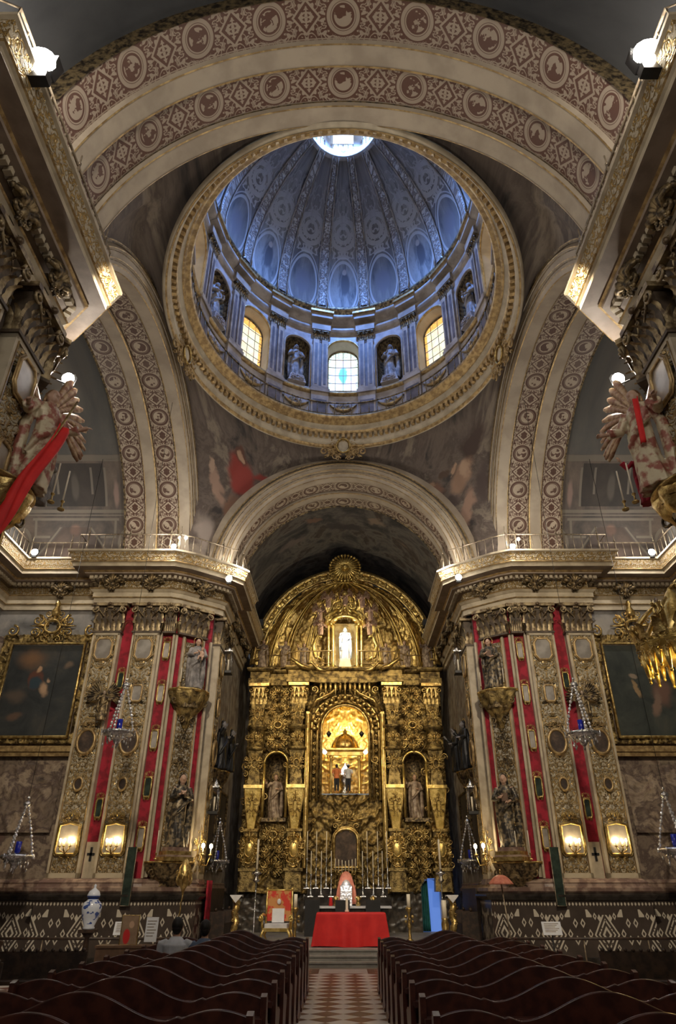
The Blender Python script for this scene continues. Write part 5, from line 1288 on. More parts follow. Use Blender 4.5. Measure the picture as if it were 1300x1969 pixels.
b = MB(); sweep(b, [(-.7, .5), (-.7, -.5), (.7, -.5), (.7, .5)], [(0, 1.5), (.05, 1.52), (.03, 1.65), (.12, 1.72), (.12, 1.78), (-.6, 1.78)]); b.out('cornice', 'gold_bright', t)
b = MB(); b.lathe([(.52, 1.78), (.55, 1.9), (.50, 2.1), (.36, 2.28), (.14, 2.4), (.08, 2.5), (.1, 2.55), (0, 2.7)], 0, 0, 16)
for i in range(8):
    a = 2*pi*i/8; b.tube([(.56*cos(a), .56*sin(a), 1.88), (.51*cos(a), .51*sin(a), 2.12), (.36*cos(a), .36*sin(a), 2.31), (.12*cos(a), .12*sin(a), 2.44)], .025, 5)
b.out('dome', 'gold', t)
t = thing('silver_urn', 'shining silver reliquary urn under the golden baldachin', 'urn', (AX, AY+1.0, 4.95))
b = MB(); b.lathe([(.26, 0), (.28, .1), (.16, .2), (.2, .3), (.26, .5), (.24, .62), (.30, .68), (.2, .74)], 0, 0, 16); b.lathe([(.34, -.0), (.34, .04)], 0, 0, 16)
for a in range(6): q = 2*pi*a/6; scroll(b, .24*cos(q), .5, .05, 1.2, 0, 1, .24*sin(q), .015, n=8)
b.out('vessel', 'silver', t); b = MB(); b.lathe([(.16, .72), (.19, .85), (.12, 1.0), (.04, 1.1), (.0, 1.22)], 0, 0, 14); b.out('lid', 'soft_glow', t)  # lid is no lamp: its brightness is put in as emission
for s in (-1, 1):
    t = thing('shrine_lamp', 'small round lit lamp on the %s of the baldachin' % ('left' if s < 0 else 'right'), 'lamp', (AX+s*.84, AY+.8, 6.55))
    b = MB(); b.sph((0, 0, 0), .10, 10); b.out('globe', 'soft_glow', t); b = MB(); b.tube([(0, 0, -.1), (0, 0, -.35), (s*.2, 0, -.4)], .015, 5); b.out('arm', 'gold', t)
    t = thing('hanging_lamp', 'small dark lamp hanging at the %s of the shrine arch' % ('left' if s < 0 else 'right'), 'lamp', (AX+s*.66, AY-.15, 7.1))
    b = MB(); b.tube([(0, 0, .05), (0, 0, .7)], .008, 4); b.out('chain', 'black', t); b = MB(); b.lathe([(0, -.16), (.07, -.08), (.11, 0), (.06, .05), (.02, .1)], 0, 0, 10); b.out('bowl', 'black', t)
b = MB()
for i in range(13): b.tube([(-.9+.15*i, 0, 0), (-.9+.15*i, -.01, .3)], .018, 5)
b.tube([(-.95, 0, .32), (.95, 0, .32)], .03, 6); b.box(-.95, .95, -.05, .05, -.05, 0)
# ------------------------------------------------ people (continuous skinned body + clothes)
def person(name, label, h, top, pants, pose, loc, rz=0., hairc='hair', hat=None):
    t = thing(name, label, 'person', loc, rz); k = h/1.7
    sit = pose == 'sit'; zt = 0 if not sit else -.40*k
    body = MB(); P = lambda x, y, z: (x*k, y*k, z*k)
    zz = .45 if sit else .88
    head(body, P(0, -.02, zz+.72), k)
    body.tube([P(0, 0, zz+.58), P(0, 0, zz+.64)], [.055*k, .05*k], 10)
    body.tube([P(0, 0, zz-.02), P(0, .0, zz+.12), P(0, 0.01, zz+.28), P(0, .01, zz+.45), P(0, 0, zz+.58)], [.14*k, .135*k, .14*k, .15*k, .07*k], 12)
    st = len(body.v)
    for e in (-1, 1):
        if sit:
            arm = [P(e*.19, 0, zz+.5), P(e*.23, -.04, zz+.24), P(e*.14, -.28, zz+.14)]
            leg = [P(e*.09, 0, zz), P(e*.11, -.42, zz+.02), P(e*.11, -.43, .08)]
        else:
            arm = [P(e*.19, 0, zz+.5), P(e*.24, .0, zz+.22), P(e*.17, -.16, zz+.12)]
            leg = [P(e*.08, 0, zz), P(e*.09, -.02, zz*.52), P(e*.09, 0, .07)]
        body.tube(arm, [.055*k, .043*k, .028*k], 9); hand(body, arm[2], Vector(arm[2])-Vector(arm[1]), k)
        body.tube(leg, [.09*k, .06*k, .042*k], 9); body.tube([leg[2], (leg[2][0], leg[2][1]-.16*k, .04*k)], [.04*k, .035*k], 8)
    bo = remesh(body.out('body', 'skin', t), .012)
    c = MB(); c.tube([P(0, 0, zz-.04), P(0, .0, zz+.12), P(0, .01, zz+.28), P(0, .01, zz+.47), P(0, 0, zz+.585)], [.155*k, .15*k, .155*k, .175*k, .075*k], 14)
    for e in (-1, 1):
        a0_ = P(e*.13, 0, zz+.50); a1 = P(e*.20, 0, zz+.49); a2 = P(e*.235, -.02, zz+.28); c.tube([a0_, a1, a2], [.065*k, .07*k, .06*k], 9)
    for i, v in enumerate(c.v): c.v[i] = (v[0]*1.10, v[1]*1.0, v[2])
    for i, v in enumerate(body.v): pass
    remesh(c.out('shirt', top, bo), .014)
    c = MB()
    for e in (-1, 1):
        if sit: c.tube([P(e*.09, 0, zz), P(e*.11, -.42, zz+.02), P(e*.11, -.43, .12)], [.105*k, .075*k, .06*k], 9)
        else: c.tube([P(e*.08, 0, zz), P(e*.09, -.02, zz*.52), P(e*.09, 0, .1)], [.105*k, .075*k, .06*k], 9)
    remesh(c.out('trousers', pants, bo), .014)
    c = MB(); c.sph(P(0, .012, zz+.745), .108*k, 14, (.86, .95, 1.05)); c.sph(P(0, .04, zz+.70), .09*k, 10, (.9, .8, 1)); c.out('hair', hairc, bo)
    if hat: c = MB(); c.lathe([(.17*k, (zz+.76)*k), (.1*k, (zz+.78)*k), (.1*k, (zz+.86)*k), (0, (zz+.88)*k)], 0, 0, 14); c.out('hat', hat, bo)
    return t
M['navy'] = simple('dark_trousers', (.02, .022, .03), None, .8)
person('person', 'visitor in orange shirt standing before the lit urn, left of two', 1.05, 'orange', 'navy', 'stand', (AX-.34, AY+.45, 4.95), pi)
person('person', 'visitor in white shirt and hat standing before the lit urn, right of two', 1.05, 'shirt_white', 'navy', 'stand', (AX+.12, AY+.45, 4.95), pi, hat='white_cloth')
# central lower niche: dark painting, relic altar, candles
t = thing('arched_painting', 'dark arch-topped painting in a gilt frame above the altar candles', 'painting', (AX+.02, AY-.45, 2.95))
framed(t, 'frame', arch_pts(.44, .64), 0, 0, .06, 'dark_canvas2', 'gold', 1.1)
M['dark_canvas2'] = M['portrait']
M['silver_bright'] = simple('bright_silver', (.95, .95, .97), (.7, .7, .74), .35, .6, 12, .4, .01, 30)
M['red_gold'] = simple('red_gold_brocade', (.62, .05, .03), (.60, .28, .09), .6, .1, 7, contrast=(.48, .56))
# ================================================================ RAILINGS AND FLOOD LAMPS ON THE CORNICE
def rail_run(label, pts, step=.26, z0=11.18, h=.62):
    t = thing('cornice_railing', label, 'railing', (pts[0][0], pts[0][1], z0), 0)
    q = [(x-pts[0][0], y-pts[0][1]) for x, y in pts]
    b = MB(); b.tube([(x, y, h) for x, y in q], .024, 6); b.tube([(x, y, .06) for x, y in q], .018, 6); b.out('rail', 'iron', t)
    bar = None; post = None; k = 0
    for a, c in zip(q, q[1:]):
        L = math.dist(a, c); n_ = max(1, int(L/step))
        for i in range(n_+(1 if (c == q[-1]) else 0)):
            e = i/n_; p = (a[0]+(c[0]-a[0])*e, a[1]+(c[1]-a[1])*e, 0)
            if k % 5 == 0:
                if post is None: b = MB(); b.tube([(0, 0, 0), (0, 0, h+.06)], .026, 6); b.tube([(0, 0, h+.06), (0, 0, h+.30)], .014, 5); b.sph((0, 0, h+.08), .035, 6); post = b.out('post', 'iron', t); o = post
                else: o = post.copy(); COL.objects.link(o)
            else:
                if bar is None: b = MB(); b.tube([(0, 0, 0), (0, 0, h)], .012, 5); bar = b.out('baluster', 'iron', t); o = bar
                else: o = bar.copy(); COL.objects.link(o)
            o.location = p; k += 1
    return t
for s in (1, -1):
    n = SIDE[s]; po = [(s*x, y) for x, y in offset_path(ENT, .72)]
    rail_run('railing on the cornice along the near %s nave wall' % n, [(s*-4.55, 2.5), (s*-4.55, 4.2), (s*-4.3, 4.3), (s*-4.3, 8.2)])
    rail_run('railing on the cornice of the %s transept end wall' % n, [(s*-10.6, 14.0), (s*-10.6, 19.85)])
    rail_run('railing on the cornice over the %s painting and pier' % n, [(s*-10.5, 19.9), (s*-8.65, 19.9), (s*-8.65, 19.3), (s*-5.4, 19.3)])
    rail_run('railing on the cornice round the slanted corner of the %s pier' % n, [(s*-5.35, 19.3), (s*-4.95, 19.5), (s*-3.65, 20.5)])
    rail_run('railing on the %s chancel cornice running to the altarpiece' % n, [(s*-3.5, 20.9), (s*-3.5, 22.9), (s*-3.7, 23.0), (s*-3.7, 27.2)])
fl = None
for x, y, z, sc, lb in ((-4.08, 4.7, 11.28, 2.5, 'lit flood lamp on the near left nave cornice, brightest at upper left'), (4.08, 4.6, 11.28, 2.5, 'lit flood lamp on the near right nave cornice, brightest at upper right'),
                    (-5.05, 9.3, 9.75, 1.35, 'lit flood lamp beside the near left capital, in front of the left fresco'), (5.05, 9.3, 9.75, 1.35, 'lit flood lamp beside the near right capital, in front of the right fresco'),
                    (-10.2, 19.6, 11.3, 1.3, 'lit flood lamp in the corner of the left transept cornice'), (10.2, 19.6, 11.3, 1.3, 'lit flood lamp in the corner of the right transept cornice'),
                    (-5.5, 19.15, 11.28, 1.0, 'lit flood lamp on the left pier cornice'), (5.5, 19.15, 11.28, 1.1, 'lit flood lamp on the right pier cornice'),
                    (-3.76, 19.95, 10.5, 1.25, 'lit flood lamp at the left edge of the chancel arch'), (3.8, 19.95, 10.55, 1.25, 'lit flood lamp at the right edge of the chancel arch')):
    if fl is None:
        fl = thing('flood_lamp', lb, 'lamp', (x, y, z), 0, 'flood lamps on the cornices')
        b = MB(); b.box(-.06, .06, .0, .06, -.14, -.08); b.tube([(0, .03, -.1), (0, .05, 0)], .015, 5); b.taper(0, .05, -.06, .08, .12, .06, .16, .08); b.out('housing', 'black', fl)
        b = MB(); b.sph((0, 0, 0), .085, 12, (1, .7, 1)); b.out('bulb', 'bulb', fl); c = fl
    else: c = dup(fl, (x, y, z), label=lb)
    c.scale = (sc,)*3
for x, y, z, lb in ((-5.42, 19.45, 11.75, 'pair of small lit bulbs on a rod above the left pier railing, left bulb'), (-5.22, 19.45, 11.75, 'pair of small lit bulbs on a rod above the left pier railing, right bulb'), (5.85, 19.6, 11.78, 'small lit bulb on a rod above the right pier railing')):
    t = thing('small_bulb', lb, 'lamp', (x, y, z)); b = MB(); b.sph((0, 0, 0), .055, 10); b.out('bulb', 'bulb', t); b = MB(); b.tube([(0, 0, -.05), (0, .02, -.5)], .012, 5); b.out('rod', 'iron', t)
# candle sconces on the corner of the chancel
for s in (1, -1):
    t = thing('candle_sconce', 'lit gilt two-branch sconce on the %s corner of the chancel' % SIDE[s], 'wall lamp', (-s*4.1, 21.1, 2.55), s*R(60))
    b = MB(); 
    for e in (-1, 1): b.tube([(0, 0, -.3), (e*.12, -.22, -.35), (e*.17, -.28, -.1)], .018, 6); b.lathe([(.05, -.1), (.06, -.07), (.02, -.05)], e*.17, -.28, 10)
    st = len(b.v); cartouche(b, .6, 1.3, 0, 3)
    b.out('arm', 'gold', t)
    for e in (-1, 1):
        c = MB(); c.lathe([(.016, -.07), (.016, .08)], e*.17, -.28, 8); c = c.out('candle', 'wax', t); g = MB(); g.sph((e*.17, -.28, .14), .05, 8, (1, 1, 1.4)); g.out('bulb', 'bulb_warm', c)
    lamp('corner_sconce_light', 'POINT', (-s*3.85, 20.75, 2.75), 22, (1, .78, .45), .08)
# ================================================================ PAINTINGS IN THE TRANSEPT
def P_left():
    return fresco('holy_mother_canvas', [(.35, (.012, .016, .018)), (.55, (.03, .034, .035)), (.7, (.055, .05, .042))], 1.1, [(-.45, .95, .65, .45, 0, (.16, .085, .04), .9), (-.2, .32, .28, .36, 10, (.10, .035, .02), .4), (-.18, .22, .22, .25, 0, (.02, .04, .055), .4), (-.12, .62, .10, .12, 0, (.42, .26, .15), .6), (.12, .0, .16, .32, 25, (.40, .26, .16), .7), (.22, .26, .09, .09, 0, (.38, .25, .16), .7), (-.7, -.2, .5, .3, 0, (.08, .06, .045), .8), (.75, .75, .25, .14, 30, (.14, .10, .07), .7), (-.6, -.85, .35, .15, 20, (.10, .06, .04), .7)], warp=.3)
def P_right():
    return fresco('dark_sacred_canvas', [(.35, (.014, .02, .018)), (.55, (.035, .042, .036)), (.7, (.06, .06, .046))], 1.1, [(-.35, .42, .18, .13, 0, (.22, .17, .12), .5), (-.3, 0, .11, .35, 20, (.24, .16, .08), .4), (.45, -.1, .42, .6, -10, (.13, .07, .05), .7), (.4, .3, .14, .13, 0, (.24, .16, .11), .4), (.2, -.45, .16, .5, -15, (.17, .11, .08), .6)], warp=.35)
M['paint_left'] = P_left(); M['paint_right'] = P_right()
for s in (1, -1):
    n = SIDE[s]
    t = thing('framed_painting', 'dark %s in a crested gilt frame, %s transept wall' % ('painting of mother and child' if s > 0 else 'painting with pale figures', n), 'painting', (-s*9.4, 20.5, 7.0))
    b = MB(); b.box(-1.12, 1.12, -.05, .05, -1.4, 1.4); b.out('canvas', 'paint_left' if s > 0 else 'paint_right', t)
    b = MB(); c = [(-1.16, -.1, -1.44), (1.16, -.1, -1.44), (1.16, -.1, 1.44), (-1.16, -.1, 1.44), (-1.16, -.1, -1.44), (1.16, -.1, -1.44)]; b.tube(c, .055, 6, cap=False); b.out('inner_frame', 'gold', t)
    b = MB(); relief(b, -1.5, 1.5, -1.62, 1.75, -.02, .14, .035, 5, 3, lambda x, z: abs(x) < 1.19 and abs(z) < 1.47); b.out('carved_frame', 'gold_dark', t)
    b = MB(); cartouche(b, 1.5, 1.1, -.1, 3); b.xf(Matrix.Translation((0, 0, 2.0))); b.lathe([(.12, 2.35), (.16, 2.5), (.06, 2.7), (.1, 2.8), (0, 2.95)], 0, -.08, 10)
    for q in (-1, 1): scroll(b, q*1.25, 1.85, .2, 1.4, pi/2, q, -.1, .04)
    b.out('crest', 'gold', t)
    b = MB(); b.box(-1.6, 1.55, -.16, .05, -1.86, -1.70); b.box(-1.6, 1.55, -.10, .05, -1.98, -1.86); b.out('ledge', 'gilt_edge', t)
    # carved relief field below the painting
    b = MB(); relief(b, -1.2, 1.2, 3.0, 4.8, 0, .06, .05, 2.6, 8); o = b.out('carved_wall_relief', 'fresco_wall', None, label='faded brown carved scrollwork panel under the %s painting' % n, cat='relief'); o.location = (-s*9.4, 20.5, 0)
    # side altar at the far end of the transept, mostly outside the picture
    t = thing('side_altar', 'dim gilt side altar with turned finials at the end of the %s transept' % n, 'altar', (-s*9.85, 19.2, 0))
    b = MB(); b.box(-.75, .75, -.1, .5, 0, 1.0); b.out('table', 'dark_marble', t)
    b = MB()
    for e in (-.7, .45): b = MB(); b.taper(e, .3, 1.0, 1.15, .3, .3, .3, .3); b.lathe([(.10, 1.15), (.07, 1.3), (.09, 1.8), (.07, 2.3), (.12, 2.4)], e, .3, 12); b.box(e-.2, e+.2, .1, .5, 2.4, 2.55); b.lathe([(.14, 2.55), (.07, 2.7), (.12, 2.85), (.03, 3.05), (.05, 3.1), (0, 3.25)], e, .3, 12); b.out('column', 'gold_dark', t)
    b = MB(); b.box(-.8, .6, .15, .5, 1.0, 1.1); b.out('shelf', 'gold_dark', t)
    b = MB(); relief(b, -.6, .4, 1.1, 2.5, .4, .08, .04, 3, 5); b.out('carved_panel', 'gold_dark', t)
    b = MB(); cartouche(b, .7, .9, .2, 2); b.xf(Matrix.Translation((-.35, 0, 2.95))); b.out('crest', 'gold', t)
# ================================================================ HANGING SILVER LAMPS
def silver_lamp(label, loc, sc=1., top=None, group=None):
    t = thing('hanging_silver_lamp', label, 'hanging lamp', loc, 0, group)
    b = MB(); b.lathe([(0, 1.62), (.10, 1.56), (.13, 1.48), (.05, 1.42), (.03, 1.38)], 0, 0, 14); b.sph((0, 0, 1.68), .05, 8); b.out('top_ornament', 'silver', t)
    ch = None
    for k in range(3):
        a = 2*pi*k/3+.5
        c = MB()
        for i in range(14):
            e = i/13; r = .06+.38*e**1.3+.05*sin(e*pi); z = 1.42-1.32*e
            c.sph((r*cos(a), r*sin(a), z), .036 if i % 2 else .05, 7, (1, 1, 1.1))
        c.tube([((.06+.38*e**1.3+.05*sin(e*pi))*cos(a), (.06+.38*e**1.3+.05*sin(e*pi))*sin(a), 1.42-1.32*e) for e in [i/8 for i in range(9)]], .012, 4)
        c.out('beaded_chain', 'crystal', t)
    b = MB(); b.lathe([(.0, -.42), (.03, -.36), (.02, -.3), (.10, -.22), (.12, -.16), (.28, -.08), (.42, .0), (.47, .06), (.46, .10), (.36, .10), (.30, .14), (.2, .12), (0, .1)], 0, 0, 22)
    for i in range(10):
        a = 2*pi*i/10; b.tube([(.42*cos(a), .42*sin(a), .04), (.52*cos(a), .52*sin(a), .0), (.50*cos(a), .50*sin(a), .12)], .02, 5); b.sph((.3*cos(a), .3*sin(a), -.1), .035, 6)
    b.out('bowl', 'silver', t)
    b = MB(); b.lathe([(.05, .12), (.085, .2), (.085, .46), (.075, .46), (.07, .2)], 0, 0, 14); b.out('blue_glass_cup', 'blue_glass', t, label='cobalt blue glass cup')
    for i in range(14):
        b = MB(); a = 2*pi*i/14; r = .40-.12*(i % 2); b.sph((r*cos(a), r*sin(a), -.14-.08*(i % 3)), .028, 6, (1, 1, 1.8)); b.tube([(r*cos(a), r*sin(a), -.1-.08*(i % 3)), (r*cos(a), r*sin(a), 0)], .006, 4)
        b.out('pendant', 'crystal', t)
    if top: b = MB(); b.tube([(0, 0, 1.7), (0, 0, (top-loc[2])/sc)], .008, 4); b.out('cord', 'black', t)
    t.scale = (sc,)*3; return t
silver_lamp('large silver and crystal lamp hanging in front of the left pilasters', (-5.6, 17.0, 4.95), .82, 15.9)
silver_lamp('large silver and crystal lamp hanging in front of the right pilasters', (5.95, 17.0, 4.92), .85, 15.9)
silver_lamp('silver hanging lamp at the left side of the high altar', (-4.25+.25, 23.6, 2.35), .75, 14.0)
silver_lamp('silver hanging lamp at the right side of the high altar', (4.0, 23.4, 2.35), .78, 14.0)
silver_lamp('silver lamp hanging before the left transept side altar', (-8.35, 19.0, 2.3), .85, 16)
silver_lamp('silver lamp hanging before the right transept wall', (8.55, 19.0, 2.45), .9, 16)
# winged cherubs beside the hanging lamps, fixed to the outer pilasters
for s in (1, -1):
    saint('cherub_on_pilaster', 'small dark winged cherub on the outer pilaster of the %s pier, behind the silver lamp' % SIDE[s], 'cherub', .85, 'bronze', 'open', None, flesh='carved_wood', wings=True, halo=False, loc=(-s*7.1, 19.72, 5.9), rz=s*R(20), wingm='bronze')
# ================================================================ PULPIT CANOPY (right foreground)
t = thing('pulpit_canopy', 'glowing golden carved canopy with hanging fringe at the right edge', 'canopy', (4.82, 9.05, 4.45)); t.scale = (.84,)*3
b = MB()
prof = [(.62, 0), (.70, .06), (.66, .16), (.72, .24), (.5, .38), (.42, .5), (.30, .68), (.28, .8), (.12, .98), (.1, 1.1), (0, 1.25)]
b.lathe(prof, 0, 0, 32); b.out('crown', 'gold_bright', t)
b = MB()
for i in range(14):
    a = 2*pi*i/14; st = len(b.v); cartouche(b, .34, .5, 0, 2, False); leaf(b, (0, -.02, .1), .2, .3, .5)
    Mx = Matrix.Rotation(a, 4, 'Z') @ Matrix.Translation((0, -.72, .16))
    for q in range(st, len(b.v)): b.v[q] = tuple(Mx @ Vector(b.v[q]))
for i in range(7):
    a = 2*pi*i/7+.2; b.tube([(.6*cos(a), .6*sin(a), .3), (.72*cos(a), .72*sin(a), .5), (.5*cos(a), .5*sin(a), .75), (.2*cos(a), .2*sin(a), 1.0)], [.05, .06, .045, .03], 7); b.sph((.74*cos(a), .74*sin(a), .52), .08, 8)
b.out('carved_scrolls', 'gold', t)
b = MB()
for i in range(28):
    a = 2*pi*i/28; L = .32 if i % 2 else .2
    b.tube([(.66*cos(a), .66*sin(a), .05), (.655*cos(a), .655*sin(a), -L*.5), (.65*cos(a), .65*sin(a), -L)], [.06, .045, .02], 6); b.sph((.65*cos(a), .65*sin(a), -L-.02), .03, 6)
b.out('fringe', 'gold_bright', t)
b = MB(); b.sph((0, 0, -.12), .09, 12); b.out('bulb', 'bulb_warm', t)
b = MB(); b.tube([(0, 0, 1.2), (.15, 0, 1.35), (.25, -.02, 1.4)], .04, 6); b.out('bracket', 'gold', t)
for i, (x, y, z, lb) in enumerate(((-.5, -.45, .35, 'left'), (-.1, -.62, .62, 'right'))):
    saint('cherub', 'small gilt cherub clinging to the golden canopy, %s one' % lb, 'cherub', .42, 'gold', 'raise', None, flesh='carved_wood', halo=False, loc=(4.82+x*.84, 9.05+y*.84, 4.45+z*.84))
lamp('canopy_light', 'POINT', (4.78, 8.95, 4.2), 30, (1, .72, .25), .1)
# ================================================================ ALTAR, FURNITURE OF THE PRESBYTERY
Z0 = .3
t = thing('altar_table', 'altar table under a scarlet cloth in the middle of the presbytery', 'altar', (.21, 21.1, Z0))
b = MB(); b.box(-.88, .88, -.36, .36, 0, .74); b.out('table', 'wood_dull', t)
c = thing('red_altar_cloth', 'scarlet cloth draped over the altar table down to the floor', 'altar cloth', (.21, 21.1, Z0))
b = MB()
def drape(u, v):
    # u round the table edge, v from centre of top to hem
    a = 2*pi*u; cx, cy = cos(a), sin(a); m = max(abs(cx), abs(cy)); px_, py_ = cx/m, cy/m
    r = min(1, v/.35); d = max(0, (v-.35)/.65); f = .035*sin(a*17)*d+.02*sin(a*7+1)*d
    fl_ = .10*d*(1 if abs(py_) < .99 else .55)
    return (px_*(.93*r+fl_+f*.6), py_*(.40*r+fl_*.8+f), .775-d*.76+(0 if d else 0)+.012*sin(a*5)*d)
b.grid(drape, 160, 26); o = b.out('cloth', 'red_cloth', c)
# retable altar behind with candles
t = thing('high_altar', 'dark stone high altar with white cloth under the altarpiece', 'altar', (.15, 25.9, Z0))
b = MB(); b.box(-1.35, 1.35, -.4, .5, 0, .78); b.out('body', 'dark_marble', t)
b = MB(); b.box(-1.45, 1.45, -.48, .5, .78, .84); b.out('white_cloth', 'white_cloth', t)
b = MB(); b.box(-1.5, 1.5, .3, .75, .84, 1.1); b.box(-1.4, 1.4, .5, .9, 1.1, 1.35); b.out('candle_steps', 'dark_marble', t)
for x in (-1.0, .0, 1.0): 
    b = MB(); b.box(-.24, .24, -.02, .02, 0, 1.02); o = b.out('dark_screen', 'black', None, label='dark upright panel standing before the high altar, %s' % {-1.0: 'left', 0.0: 'centre', 1.0: 'right'}[x], cat='panel'); o.location = (.1+x-.12, 25.3, Z0)
cs = None
def candlestick_mesh(t, h, hc, m='silver'):
    b = MB(); b.taper(0, 0, 0, .03, .2, .2, .18, .18); b.lathe([(.085, .03), (.05, .12), (.02, .2), (.035, .25), (.018, .3), (.018, h*.45), (.035, h*.5), (.018, h*.55), (.018, h*.85), (.03, h*.9), (.055, h*.97), (.05, h)], 0, 0, 12); b.out('stick', m, t)
    c = MB(); c.lathe([(.016, h), (.014, h+hc), (0, h+hc+.02)], 0, 0, 8); c.out('candle', 'wax', t)
cxs = [(-1.31, 1.95, 0), (-1.15, 1.6, 1), (-.98, 2.0, 0), (-.79, 1.65, 1), (-.62, 1.9, 0), (-.44, 1.5, 1), (.66, 1.5, 1), (.84, 1.95, 0), (1.03, 1.6, 1), (1.22, 1.95, 0), (1.36, 1.5, 1), (1.55, 2.0, 0)]
protos = {}
for i, (x, h, f) in enumerate(cxs):
    side = 'left' if x < 0 else 'right'; lb = ('tall' if h > 1.8 else 'shorter')+' silver candlestick, %s from centre, %s side of high altar' % (('nearest', 'second', 'third', 'fourth', 'fifth', 'sixth')[(5-i) if i < 6 else i-6], side)
    key = h > 1.8; loc = (.02+x*1.0, 26.55 if not f else 26.25, Z0+(1.1 if f else 1.35))
    if f: loc = (.02+x, 26.35, Z0+1.1)
    if not f: loc = (.02+x, 26.6, Z0+1.35)
    if key not in protos:
        t = thing('candlestick', lb, 'candlestick', loc, 0, 'silver candlesticks of the high altar'); candlestick_mesh(t, .95 if key else .7, .85 if key else .7); protos[key] = t
    else: dup(protos[key], loc, label=lb)
sm = None
for i in range(7):
    x = -.36+.12*i; lb = 'short candle in the row below the arched painting, %s from the left' % ('first', 'second', 'third', 'fourth', 'fifth', 'sixth', 'seventh')[i]
    if sm is None:
        sm = thing('short_candle', lb, 'candle', (AX+x, 26.75, Z0+1.9), 0, 'short candles under the painting'); b = MB(); b.lathe([(.03, -.55), (.01, -.5), (.01, -.05), (.03, 0)], 0, 0, 8); b.out('holder', 'gold', sm); b = MB(); b.lathe([(.014, 0), (.014, .38+0), (0, .4)], 0, 0, 8); b.out('candle', 'wax', sm)
    else: dup(sm, (AX+x, 26.75, Z0+1.9-.08*(1-abs(i-3)/3)), label=lb)
t = thing('tabernacle', 'bright silver tabernacle under a salmon draped canopy on the high altar', 'tabernacle', (.10, 26.0, Z0+.84))
b = MB(); b.box(-.2, .2, -.12, .15, 0, .6); b.lathe([(.2, .6), (.14, .72), (.04, .8), (0, .88)], 0, 0, 14); relief(b, -.2, .2, .02, .6, -.13, .04, .02, 9, 2); b.out('body', 'silver_bright', t)
b = MB(); b.grid(lambda u, v: ((.34-.10*v**3)*cos(pi*u)*(1 if v < 1 else 1), -.05-.03*sin(u*20)*(1-v), .05+(.60)*v*1.0*1+.38*sin(pi*u)*v), 30, 8); o = b.out('draped_canopy', 'salmon', t); o.modifiers.new('thickness', 'SOLIDIFY').thickness = .02
lamp('tabernacle_light', 'POINT', (.1, 25.5, 1.75), 5, (1, .93, .85), .05)
b = MB(); b.lathe([(.05, 0), (.07, .03), (.05, .2), (.06, .22), (0, .26)], 0, 0, 10); o = b.out('red_lamp', 'red_cloth', None, label='small red sanctuary glass on the high altar left of the tabernacle', cat='lamp'); o.location = (-.42, 25.9, Z0+.84)
for x, lb in ((-.25, 'left'), (.5, 'right'), (1.0, 'far right')):
    b = MB(); b.lathe([(.07, 0), (.09, .08), (.05, .14), (.12, .24), (.02, .3)], 0, 0, 10); o = b.out('flower_bowl', 'gold', None, label='small gilt bowl on the high altar, %s of the tabernacle' % lb, cat='bowl'); o.location = (x, 25.62, Z0+.84)
b = MB(); b.lathe([(.05, 0), (.06, .03), (.035, .07), (.035, .32), (0, .34)], 0, 0, 10); o = b.out('white_candle', 'wax', None, label='single white candle standing on the red altar cloth', cat='candle'); o.location = (.1, 21.1, Z0+.78)
# throne
t = thing('gilded_throne', 'gilded armchair with red back to the left of the altar', 'chair', (-1.83, 21.6, Z0), R(-4))
b = MB(); b.box(-.33, .33, .22, .27, .55, 1.28); b.out('backrest', 'red_gold', t)
b = MB()
for e in (-1, 1): b.tube([(e*.36, .25, .3), (e*.36, .26, 1.3)], .028, 7); b.sph((e*.36, .26, 1.33), .045, 8)
b.tube([(-.36, .25, 1.3), (.36, .25, 1.3)], .025, 7); b.out('back_frame', 'gold_bright', t)
for e in (-1, 1):
    b = MB(); b.tube([(e*.36, .22, .68), (e*.40, -.05, .72), (e*.43, -.28, .66), (e*.42, -.3, .58)], [.03, .035, .04, .03], 8); scroll(b, e*.43, .62, .08, 1.2, pi/2, e, -.3, .025); b.tube([(e*.38, -.2, .35), (e*.40, -.25, .66)], .03, 7); b.out('armrest', 'gold_bright', t)
    for y in (-.26, .24): b = MB(); b.tube([(e*.33, y, .36), (e*.40, y-.03, .22), (e*.33, y, .1), (e*.38, y-.04, .0)], [.04, .035, .025, .035], 8); b.out('leg', 'gold_bright', t)
b = MB(); b.box(-.36, .36, -.3, .26, .32, .40); b.out('seat_frame', 'gold_bright', t)
b = MB(); b.box(-.31, .31, -.29, .22, .40, .50); b.out('cushion', 'white_cloth', t)
b = MB(); b.box(-.17, .17, .12, .17, .52, .86, Matrix.Rotation(R(-8), 4, 'X')); o = b.out('white_card', 'paper', None, label='pale framed card leaning on the seat of the gilded throne', cat='card'); o.location = (-1.83, 21.55, Z0+.02)
b = MB(); b.sph((0, 0, 0), .06, 10, (1, .4, 1.2)); o = b.out('white_medallion', 'white_cloth', None, label='small white medallion on the red back of the throne', cat='medallion'); o.location = (-1.82, 21.78, Z0+1.02)
